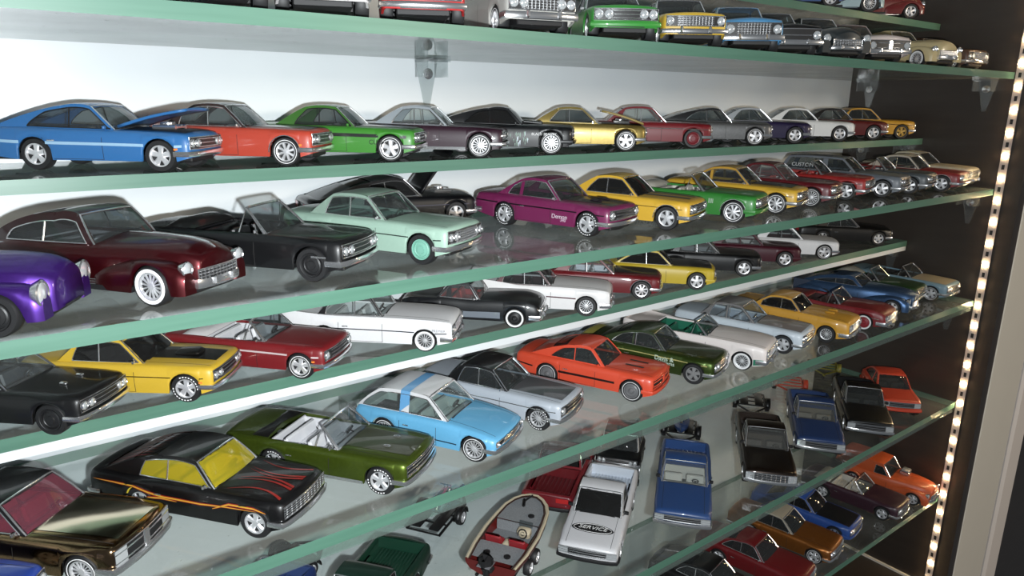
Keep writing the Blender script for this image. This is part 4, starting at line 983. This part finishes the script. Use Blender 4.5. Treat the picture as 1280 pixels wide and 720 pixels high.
car('E', 'model_car', 'deep maroon fastback with silver wheels on the fifth shelf', -1.574, 0.708, -46, (70, 18, 34), D('fastback', wk='mag',rb=.12,inter=(190,190,190),glass='c',wintrim=False,lamps='none',bumper=2))
car('E', 'model_car', 'white coupe with maroon interior on the fifth shelf', -1.183, 0.687, -46, (230, 230, 232), D('muscle', wk='rally',band='t',inter=(90,40,44),lamps='none'))
car('E', 'model_car', 'black hardtop in the shade right of the white coupe', -0.442, 0.723, -41.0, (18, 18, 19), D('muscle', roofc=(58,50,44),inter=(60,50,40)))
car('F', 'model_car', 'royal blue car corner at bottom left edge of the photo', -5.6, 0.24, -42, (24, 60, 150), D('notch', hoodgap=1))
car('F', 'model_car', 'bronze gold chrome hardtop with black roof and pink windows', -5.279, 0.382, -45.3, (120, 92, 62), D('notch', metallic=1,chromepaint=1,L=80,W=29,roofc=(24,24,25),glass='p',inter=(150,60,80),lamps='rect',grille='split',g0=.2,fbh=2.2,wk='wire',band='t',hood='gold',rb=.18,rr=.32,roofmet=0))
car('F', 'model_car', 'black lowrider with red and gold flames and yellow windows', -4.81, 0.344, -53.0, (14, 12, 14), D('fastback', L=78,glass='y',rb=.08,sg='y',inter=(225,200,40),seat=(215,190,30),wk='mag',roofc=(16,14,15),flames=1,lamps='none',grille='mesh',backglass='x',rr=.38,q0=.28,q1=.32,bpil=(.42,)))
car('F', 'model_convertible', 'metallic olive green convertible with white seats on the sixth shelf', -4.396, 0.347, -54.3, (86, 104, 28), D('conv', metallic=1,L=79,inter=(222,222,226),band='l',wk='mag',bootc=(26,24,24),boot=(.17,.26),booth=.6,scoop='vents',rocker=True,lamps='none',grille='bar',hood=(52,56,30),hw=.55))
car('F', 'model_car', 'light blue rounded hatchback with white roof and blue roof band', -3.984, 0.342, -60.4, (94, 172, 216), D('wagon', L=68,wb=40,fo=13,W=29,H=21.5,top=[(0,11.5),(.05,12.8),(.3,13),(.62,12.8),(.85,11.4),(1,9.6)],roofc=(214,214,216),rb=.02,rr=.20,rf=.52,cw=.66,p=1.3,q0=.07,q1=.22,q2=0,glass='c',inter=(150,170,165),stripe=[('band',.335,.40,(94,160,212),0),('path',[(.1,.36),(.95,.34)],.22,(30,40,50))],pillars=(.37,),pw=2.0,bpil=(),wk='wire',band='t',lamps='round',ls=.8,g0=.4,g1=.75,amber=1,rail=1.4,mirrors=0))
car('F', 'model_car', 'silver coupe with black roof and striped hood behind the light blue hatchback', -3.63, 0.415, -64.0, (176, 184, 194), D('notch', roofc=(22,22,24),hood=(70,72,76),wk='wire',band='l',inter=(40,40,44),glass='d',lamps='round',q0=.30,q1=.35,p=1.25,beltline=.8))
car('F', 'model_car', 'bright orange fastback with black side stripe and two hood slots', -3.114, 0.398, -65.7, (226, 72, 36), D('fastback', scoop='slots',stripe=[('side',.32,.735,.50,.64,(40,14,12)),('side',.02,.15,.52,.62,(40,14,12))],trimc='black',rim=(110,110,112),wk='baby',band='t',inter=(30,26,26),glass='d',grille='split',gbar=0,lamps='none',bumper=2,rb=.12,wintrim=False,marker=0))
car('F', 'model_car', 'olive green race coupe with white door lettering and yellow tail stripe', -2.722, 0.369, -68.5, (66, 84, 34), D('fastback', metallic=1,roofc=(44,58,28),rb=.16,L=78,stripe=[('path',[(.05,1.0),(.95,.95)],.25,(190,180,110)),('deck',.0,.10,-.8,.8,(190,180,80))],text=[('Davis &',.655,.90,3.2,(215,235,215)),('Williams',.665,.64,2.8,(215,235,215))],inter=(40,44,36),glass='d',wk='rally',rim=(130,130,130),hood=(50,56,30),pillars=(.42,),pw=.5))
car('F', 'model_convertible', 'white and teal two-tone 1950s convertible with green seats', -2.386, 0.357, -68.2, (236, 226, 222), D('fifties', kind='conv',L=82,W=28,H=20.5,fin=[(0,2.8),(.2,1.0),(.36,0),(1,0)],opencab=(.22,.60),rb=.22,inter=(28,110,84),seat=(28,110,84),stripe=[('side',.04,.195,.06,.50,(28,120,92)),('side',.36,.74,.06,.46,(28,120,92)),('side',.895,.985,.06,.46,(28,120,92))],wk='wire',text=[('CUSTOM',.70,.70,1.4,(150,150,150))]))
car('F', 'model_car', 'silver white two-door sedan with racing lettering behind the teal convertible', -1.983, 0.365, -73.1, (206, 218, 228), D('notch', H=21.5,roofc=(120,118,118),glass='c',inter=(170,185,205),wk='mag',band=None,stripe=[('hood',.64,.97,-.72,.72,(140,132,128))],text=[('The Rod Shop',.56,.70,1.9,(60,80,90)),('SUPER STOCK',.84,.74,1.5,(60,70,80))],pillars=(.42,),pw=.5,L=79))
car('F', 'model_car', 'yellow 1950s coupe with white side line on the sixth shelf', -1.606, 0.331, -76.0, (216, 156, 34), D('fifties', fin=[(0,.4),(1,0)],L=74,wb=43,H=21,band=None,wk='wire',glass='x',inter=(30,26,20),stripe=[('path',[(.5,.5),(.97,.40)],.22,(240,225,190))],lamps='round',scoop='twin',rb=.2,rr=.34))
car('F', 'model_convertible', 'red 1950s roadster with whitewall tyres and white cove line', -1.204, 0.317, -78.5, (126, 24, 32), D('fifties', kind='conv',L=72,wb=42,H=18.5,fin=[(0,.2),(1,0)],top=[(0,10.5),(.1,12.5),(.3,12.8),(.5,12.2),(.62,12.6),(.85,12.9),(.96,11.6),(1,10.2)],inter=(60,40,40),rim=(150,40,50),wk='baby',boot=(.2,.3),bootc=(126,24,32),stripe=[('path',[(.55,.5),(.72,.60),(.8,.52)],.22,'chrome'),('path',[(.5,.80),(.95,.7)],.2,'chrome')]))
car('F', 'model_car', 'metallic blue 1940s fastback sedan with chrome bumpers', -0.755, 0.379, -79, (70, 100, 140), D('fat', metallic=1,H=21,L=80,inter=(60,70,90),glass='d',wk='mag',band=None,skirt=True,rb=.02))
car('F', 'model_convertible', 'dark green roadster with pale top behind the blue fastback', -0.47, 0.46, -80, (34, 66, 34), D('conv', bootc=(190,190,180),booth=4.5,boot=(.2,.42),lamps='round',rim=(34,60,34)))
car('F', 'model_convertible', 'pale blue and cream convertible at right end of sixth shelf', -0.173, 0.376, -86, (120, 150, 165), D('conv', H=20.5,inter=(40,38,36),bootc=(110,140,155),hood=(170,160,135),hw=.85,wk='mag',guards=1,band='t'))
car('H', 'model_car', 'dark red coupe at the bottom edge of the lowest shelf', -1.798, 0.277, -79.3, (110, 20, 26), D('fastback', glass='d',inter=(60,30,30),rb=.12))
car('H', 'model_car', 'copper gold hardtop with cream roof on the lowest shelf', -1.402, 0.327, -78.3, (160, 96, 34), D('notch', metallic=1,roofc=(170,160,140),rr=.34,glass='d',wk='mag',guards=1,band='t',q0=.30,q1=.36))
car('H', 'model_car', 'bright blue coupe with black hood on the lowest shelf', -1.066, 0.381, -79.5, (36, 76, 150), D('muscle', hood=(24,26,32),hw=.8,wk='rally',rim=(120,130,150),stripe=[('side',.34,.72,.3,.4,(20,30,60))],glass='x',rb=.14,roofc=(40,80,160),bumper=2))
car('H', 'model_convertible', 'dark plum convertible with white seats on the lowest shelf', -0.564, 0.308, -82.6, (60, 34, 46), D('conv', inter=(205,200,190),wk='mag',bootc=(205,200,190),boot=(.14,.3),booth=2.5))
car('H', 'model_car', 'orange vintage panel truck with chrome blower at right end of lowest shelf', -0.192, 0.277, -83.4, (200, 84, 30), D('fat', kind='wagon',H=24,rb=.0,rr=.08,p=1.6,q0=.44,q1=.45,rwin=(.3,.7),rwv=.5,bpil=(),scoop='blower',scoopc=(150,150,150),band=None,wk='mag',yr=.74,rail=2.2,glass='d',L=74,bumper=1))
car('H', 'model_car', 'black coupe at the bottom edge left of the dark red one, lowest shelf', -2.22, 0.28, -78, (18, 18, 20), D('fastback', glass='d'))

# ------------------------------------------------------------------ seventh shelf: pickups with trailers
ZG = SHZ['G'] * U + .00002
def truck(name, label, nx, ny, h, rgb, kw, ref='nose', cat='model truck'):
    wb, fo, L = kw.get('wb', 43.), kw.get('fo', 14.), kw.get('L', 75.)
    d = (wb / 2 + fo) * .001 if ref == 'nose' else (fo + wb / 2 - L) * .001
    a = radians(h)
    root, A = make_car(name, label, cat, (nx * U - d * cos(a), ny * U - d * sin(a), ZG), a, rgb, GROUPS['G'], **kw)
    finish(root, A, kw); return root, A

wt, A = truck('model_pickup', 'white model pickup with black oval emblem on its hood', -3.39, .14, -144, (222, 222, 226), D('pickup', seat=(60, 60, 60), bumper=3, wk='mag', ribs=11, bedc=(205, 214, 226), g0=.36, g1=.80, gw=.98, valance=1))
# printed oval on the hood with white script
def hood_pt(x, y, o): return A['deform']((x, y, A['topz'](x, y) + o))
cx = A['xc'] + (A['x1'] - A['xc']) * .48
M = MB(); n = 28; M.add([hood_pt(cx, 0, .16)] + [hood_pt(cx + 3.7 * cos(2 * pi * k / n), 10.2 * sin(2 * pi * k / n), .16) for k in range(n)], [(0, 1 + k, 1 + (k + 1) % n) for k in range(n)]); em = M.out('hood_emblem', BLACK, wt)
M = MB(); M.tube([hood_pt(cx + 3.1 * cos(2 * pi * k / n), 9.2 * sin(2 * pi * k / n), .2) for k in range(n)], .12, n=4, closed=True); M.out('emblem_ring', WHITE, em)
cu = bpy.data.curves.new('lettering', 'FONT'); cu.body = 'SERVICE'; cu.size = .0036; cu.align_x = 'CENTER'; cu.align_y = 'CENTER'; cu.extrude = .00004; cu.shear = .3
to = bpy.data.objects.new('tmp', cu); COL.objects.link(to); me = bpy.data.meshes.new_from_object(to.evaluated_get(bpy.context.evaluated_depsgraph_get())); me.materials.clear(); bpy.data.objects.remove(to)
q = hood_pt(cx, 0, .36); q1 = hood_pt(cx + 2, 0, .36); link('lettering', me, WHITE, em, loc=(q[0] * .001, 0, q[2] * .001), rot=(Matrix.Rotation(-atan2(q1[2] - q[2], q1[0] - q[0]), 3, 'Y') @ Matrix.Rotation(pi / 2, 3, 'Z')).to_euler(), scale=(1.05, 1, 1))
truck('model_pickup', 'royal blue model pickup with cream seats seen through its windshield', -2.84, .07, -141.5, (42, 74, 128), D('pickup', glass='c', inter=(215, 210, 200), g0=.30, g1=.72, gw=.98, wk='mag', L=82))
truck('model_pickup', 'dark brown chrome-fronted model pickup right of the royal blue one', -2.15, .05, -140, (46, 36, 30), D('pickup', metallic=1, glass='c', inter=(80, 70, 60), H=25, g0=.22, g1=.82, gw=.98, L=80, grille='mesh'))
truck('model_pickup', 'dark blue model pickup between the brown and the black pickups', -1.58, .10, -143, (36, 60, 106), D('pickup', glass='c', inter=(120, 110, 95), g0=.22, g1=.75, gw=.98))
truck('model_pickup', 'black model pickup next to the orange-red hatchback', -1.11, .05, -144, (18, 18, 20), D('pickup', glass='d', inter=(70, 66, 60), g0=.22, g1=.75, gw=.98))
truck('model_car', 'orange-red model hatchback at right end of the seventh shelf', -.60, .10, -140, (206, 66, 36), D('muscle', L=66., wb=38., fo=12., rb=.06, rr=.30, rf=.52, cw=.66, p=1.4, q0=.12, q1=.3, glass='d', lamps='rect', inter=(80, 70, 60), bumper=2, wintrim=False, gw=.95, g0=.4, g1=.85), cat='model car')
truck('model_pickup', 'dark red model pickup seen from behind, open bed towards the boat', -3.27, .56, 36, (118, 24, 34), D('pickup', L=66, wb=40, fo=10., rb=.47, rr=.49, rf=.6, cw=.70, opencab=(.475, .70), bed=(.03, .46), bedc=(104, 20, 28), q0=.49, q1=.495, bumper=3, doors=(.5, .68)), ref='tail')
truck('model_pickup', 'dark green model pickup cut by the bottom edge, ribbed bed cover in view', -4.00, .66, -143, (22, 50, 40), D('pickup', bedc=(26, 66, 50), ribs=12), ref='tail')
truck('model_pickup', 'blue model pickup at the bottom edge left of the dark green one', -4.46, .80, -143, (34, 56, 110), D('pickup', bedc=(60, 80, 130)), ref='tail')
truck('model_wagon', 'short black model van with chrome window trim behind the white pickup', -2.70, .64, -143, (16, 17, 19), D('wagon', L=39., wb=24., fo=8., W=27., H=22., rf=.60, cw=.72, wk='mag', doors=(.4, .68), pillars=(), bpil=(.4,), glass='d'), cat='model van')

def trailer(label, x, y, h, rgb, L=44., W=25., deck=True):
    t = empty('model_trailer', (x * U, y * U, ZG), radians(h), label, 'model trailer', GROUPS['G']); m = paint(rgb)
    M = MB()
    for s in (-1, 1): M.tube([(-L / 2, s * W * .36, 5.5), (L * .18, s * W * .36, 5.5), (L / 2, 0, 5.2)], .7, n=6)
    for k in range(4): M.tube([(-L / 2 + k * L * .2, -W * .36, 5.5), (-L / 2 + k * L * .2, W * .36, 5.5)], .5, n=6)
    M.box((L / 2 + 1, 0, 5.2), (4, 1.8, 1.6), bev=.4); M.out('frame', m, t)
    for s in (-1, 1):
        put_wheel(t, -2, s, 4.2, 3., 'mag', CHROME, None, W / 2)
        M = MB(); M.grid([[(-2 + 5.4 * cos(a), s * (W / 2 - 3.2), 4.2 + 5.2 * sin(a)), (-2 + 5.4 * cos(a), s * (W / 2 + .3), 4.2 + 5.2 * sin(a))] for a in [pi * k / 10 for k in range(11)]]); o = M.out('fender', m, t)
        sm = o.modifiers.new('thick', 'SOLIDIFY'); sm.thickness = .0005
    if deck:
        for s in (-1, 1): M = MB(); M.box((-L * .16, s * W * .2, 6.6), (L * .62, W * .22, .7), bev=.2); M.out('track', m, t)
    M = MB(); M.tube([(L / 2 - 3, 0, 5), (L / 2 - 3, 0, 1.2)], .4); M.lathe([(.1, -.5), (1.2, -.5), (1.2, .5), (.1, .5)], (L / 2 - 3, 0, 1.2), n=12); M.out('jockey_wheel', CHASSIS, t)
    return t
trailer('black model trailer with a pink dirt bike on it, beside the boat', -3.66, .88, 32, (20, 20, 22), L=46.)
trailer('black model trailer carrying a blue jet ski behind the royal blue pickup', -2.02, .76, -143, (18, 18, 20), L=34.)
trailer('empty black model trailer behind the dark brown pickup', -1.30, .76, -143, (20, 19, 19), L=36.)
trailer('orange model tow trailer behind the dark blue pickup', -.78, .80, -143, (190, 62, 34), L=32., deck=False)
trailer('olive yellow model trailer behind the black pickup', -.26, .84, -150, (120, 116, 40), L=32., deck=False)
trailer('black model trailer with small wheels under the front of the sixth shelf, far left', -4.38, .93, 15, (18, 18, 20), L=30.)

def dirt_bike(label, x, y, z, h, rgb):
    t = empty('model_motorcycle', (x * U, y * U, ZG + z * .001), radians(h), label, 'model motorcycle'); m = paint(rgb)
    for xx in (-6.5, 6.5):
        M = MB(); M.tube([(xx + 3 * cos(2 * pi * k / 18), 0, 3.6 + 3 * sin(2 * pi * k / 18)) for k in range(18)], .6, n=6, closed=True); wl = M.out('wheel', RUBBER, t)
        M = MB(); [M.tube([(xx, 0, 3.6), (xx + 2.7 * cos(pi * k / 4), 0, 3.6 + 2.7 * sin(pi * k / 4))], .14, n=4) for k in range(8)]; M.out('spoke', CHROME, wl)
    M = MB(); M.box((-1, 0, 7.6), (6, 2, 2.2), rot=(0, .1, 0), bev=.8); M.box((-5.5, 0, 8.8), (6, 1.8, .6), rot=(0, .2, 0), bev=.25); M.box((6.8, 0, 7.4), (5, 1.6, .4), rot=(0, .15, 0), bev=.15); M.box((1.8, 0, 8.6), (3.2, 2.6, 2.4), bev=.9); M.out('fairing', m, t)
    M = MB(); M.box((0, 0, 4.9), (5, 2.2, 3), bev=.6); M.tube([(6.5, .9, 3.6), (3.6, .9, 10)], .3); M.tube([(6.5, -.9, 3.6), (3.6, -.9, 10)], .3); M.tube([(-6.5, .6, 3.6), (0, .6, 4.2)], .35); M.out('engine_and_fork', CHROME, t)
    M = MB(); M.tube([(3, -3, 10.8), (3.6, -1.5, 10.4), (3.6, 1.5, 10.4), (3, 3, 10.8)], .3); M.out('handlebar', BLACK, t)
    M = MB(); M.box((-3.6, 0, 9.2), (6, 1.8, .8), bev=.35); M.out('seat', BLACK, t); return t
dirt_bike('small pink model dirt bike on the black trailer beside the boat', -3.66, .88, 7.0, 32, (220, 40, 120))

def hull(M, L, W, prof, z0=0.):
    """prof: (k along, half width factor, keel z, gunwale z)"""
    rows = []
    for k, wf, zk, zg in prof:
        x = -L / 2 + L * k; w_ = W / 2 * wf
        rows.append([(x, s * w_ * a, z0 + zk + (zg - zk) * b) for s, a, b in ((-1, 1, 1), (-1, .97, .7), (-1, .8, .35), (-1, .4, .08), (1, 0, 0), (1, .4, .08), (1, .8, .35), (1, .97, .7), (1, 1, 1))])
    M.grid(rows); n = len(rows[0]); M.f.append(tuple(range(n))); return rows
j = empty('model_jet_ski', (-2.02 * U, .76 * U, ZG + .0070), radians(-143), 'blue and black model jet ski on the trailer behind the royal blue pickup', 'model jet ski')
M = MB(); rows = hull(M, 26, 10, [(0, .8, 1.2, 4), (.3, 1, .4, 4.4), (.7, .9, .5, 5), (.92, .45, 2, 5.6), (1, .05, 4, 6)]); M.grid([[(r[0][0], r[0][1] * v, r[0][2] + 1.6 * (1 - v * v)) for v in (-1, -.6, 0, .6, 1)] for r in rows]); M.out('hull', paint((30, 60, 110)), j)
M = MB(); M.box((-4, 0, 6.6), (12, 3.6, 2.6), bev=1.1); M.out('seat', BLACK, j); M = MB(); M.tube([(4, -3.4, 8.8), (4.6, 0, 8.4), (4, 3.4, 8.8)], .45); M.tube([(4.6, 0, 8.4), (6, 0, 5.6)], .8); M.out('handlebar', BLACK, j)

# bass boat on its trailer
bx, by, bh = -3.56, .44, 31
tr = empty('model_boat_trailer', (bx * U, by * U, ZG), radians(bh), 'boat trailer with chrome wheels under the red and cream bass boat', 'model trailer')
M = MB()
for s in (-1, 1): M.tube([(-26, s * 8, 3.4), (14, s * 8, 3.4), (36, 0, 3.6)], .8); M.box((-2, s * 6, 4.6), (38, 1.6, 1.2), bev=.3)
for k in (-22, -8, 6): M.tube([(k, -8, 3.4), (k, 8, 3.4)], .6)
M.out('frame', BLACK, tr)
for s in (-1, 1):
    for xx in (-12, -3): put_wheel(tr, xx, s, 3.8, 3., 'mag', CHROME, None, 13.6)
bt = empty('model_boat', (bx * U, by * U, ZG + .0052), radians(bh), 'red and cream model bass boat with grey deck and black outboard motor', 'model boat')
prof = [(0, .86, 1.0, 8.0), (.2, .97, .6, 8.2), (.45, 1., .6, 8.6), (.65, .93, 1.0, 9.2), (.8, .84, 2.0, 9.8), (.9, .66, 3.4, 10.3), (.96, .44, 5.4, 10.6), (1, .16, 8.0, 10.7)]
M = MB(); rows = hull(M, 58, 28.5, prof); M.out('hull', paint((104, 30, 28)), bt)
CREAM, DECK, BRED = paint((205, 190, 160)), pm('grey_carpet', (.20, .21, .22), .9, noise=(1500, .3)), paint((150, 26, 36))
for a, b, m, nm in ((1.0, .88, CREAM, 'gunwale'), (.88, .80, paint((60, 40, 36)), 'gunwale_stripe')):
    M = MB(); ed = [(r[0][0], abs(r[0][1]), r[0][2]) for r in rows]; rr = []
    loop = [(x, -y, z) for x, y, z in ed] + [(x, y, z) for x, y, z in ed[::-1]]
    M.grid([[(x * (1 if x < 0 else 1 - (1 - a) * .5) , y * a, z + .25), (x * (1 if x < 0 else 1 - (1 - a) * .5), y * (a + b) / 2, z + .6), (x * (1 if x < 0 else 1 - (1 - b) * .5), y * b, z + .2)] for x, y, z in loop]); M.out(nm, m, bt)
def deck(nm, k0, k1, z, m, wf=.84):
    M = MB(); M.grid([[(-29 + 58 * k, lerp([(p[0], p[1]) for p in prof], k) * 14.2 * wf * v, z(k)) for v in (-1, -.5, 0, .5, 1)] for k in [k0 + (k1 - k0) * i / 8 for i in range(9)]]); return M.out(nm, m, bt)
deck('front_deck', .60, .97, lambda k: lerp([(p[0], p[3]) for p in prof], k) - .3, DECK); deck('rear_deck', .06, .28, lambda k: 7.6, DECK); deck('cockpit_floor', .28, .60, lambda k: 3.6, DECK)
M = MB(); M.box((4.5, 0, 6.4), (.6, 21, 5.2)); M.box((-12.6, 0, 5.6), (.6, 22, 3.8)); M.out('bulkhead', DECK, bt)
for s in (-1, 1):
    M = MB(); M.box((-8.6, s * 6, 6.2), (5.6, 8.4, 2.4), bev=.8); M.box((-11.2, s * 6, 8.6), (1.8, 8.4, 5), rot=(0, -.2, 0), bev=.7); M.out('seat', BRED, bt)
M = MB(); M.box((-8.6, 0, 6.2), (5.6, 3.4, 2.2), bev=.7); M.out('seat', CREAM, bt)
M = MB(); M.box((-.5, -5.6, 8.2), (4.6, 6.4, 4.4), rot=(0, -.3, 0), bev=.9); c = M.out('console', CREAM, bt)
M = MB(); M.tube([(-3.2 + .7 * sin(a), -5.6 + 2.1 * cos(a), 9 + 2 * sin(a)) for a in [2 * pi * k / 14 for k in range(14)]], .35, n=5, closed=True); M.lathe([(1.0, -.3), (.8, .5), (.01, .6)], (-3.0, -5.6, 9), n=10, axis='x'); M.out('steering_wheel', BLACK, c)
M = MB(); M.grid([[(1.4 + .8 * k, -5.6 + v * 3.4, 10 + 2.6 * k) for v in (-1, 0, 1)] for k in (0, 1)]); M.out('windscreen', GLASSD, c)
mo = None
M = MB(); M.box((-33.5, 0, 12.4), (7, 6, 7.4), rot=(0, .12, 0), bev=2.2); M.box((-33, 0, 6), (3.4, 2.4, 8), bev=.8); M.box((-31, 0, 7), (4, 5, 2), bev=.5); mo = M.out('outboard_motor', BLACK, bt)
M = MB(); M.box((-33.5, 0, 11.0), (7.2, 6.15, .5), rot=(0, .12, 0), bev=.1); M.out('cowl_band', paint((120, 120, 125)), mo)
M = MB(); M.box((20, 2.4, 10.9), (7, 1.6, 1.4), rot=(0, 0, .3), bev=.5); M.tube([(22, 2.4, 11), (27.5, .5, 11.4)], .5); M.out('trolling_motor', BLACK, bt)
for xx, yy in ((12, -4.5), (-21, 5), (-21, -5)):
    M = MB(); M.lathe([(1.6, 0), (1.6, .5), (.01, .6)], (xx, yy, (9.3 if xx > 0 else 7.7)), n=14, axis='z'); M.out('deck_hatch', BLACK, bt)
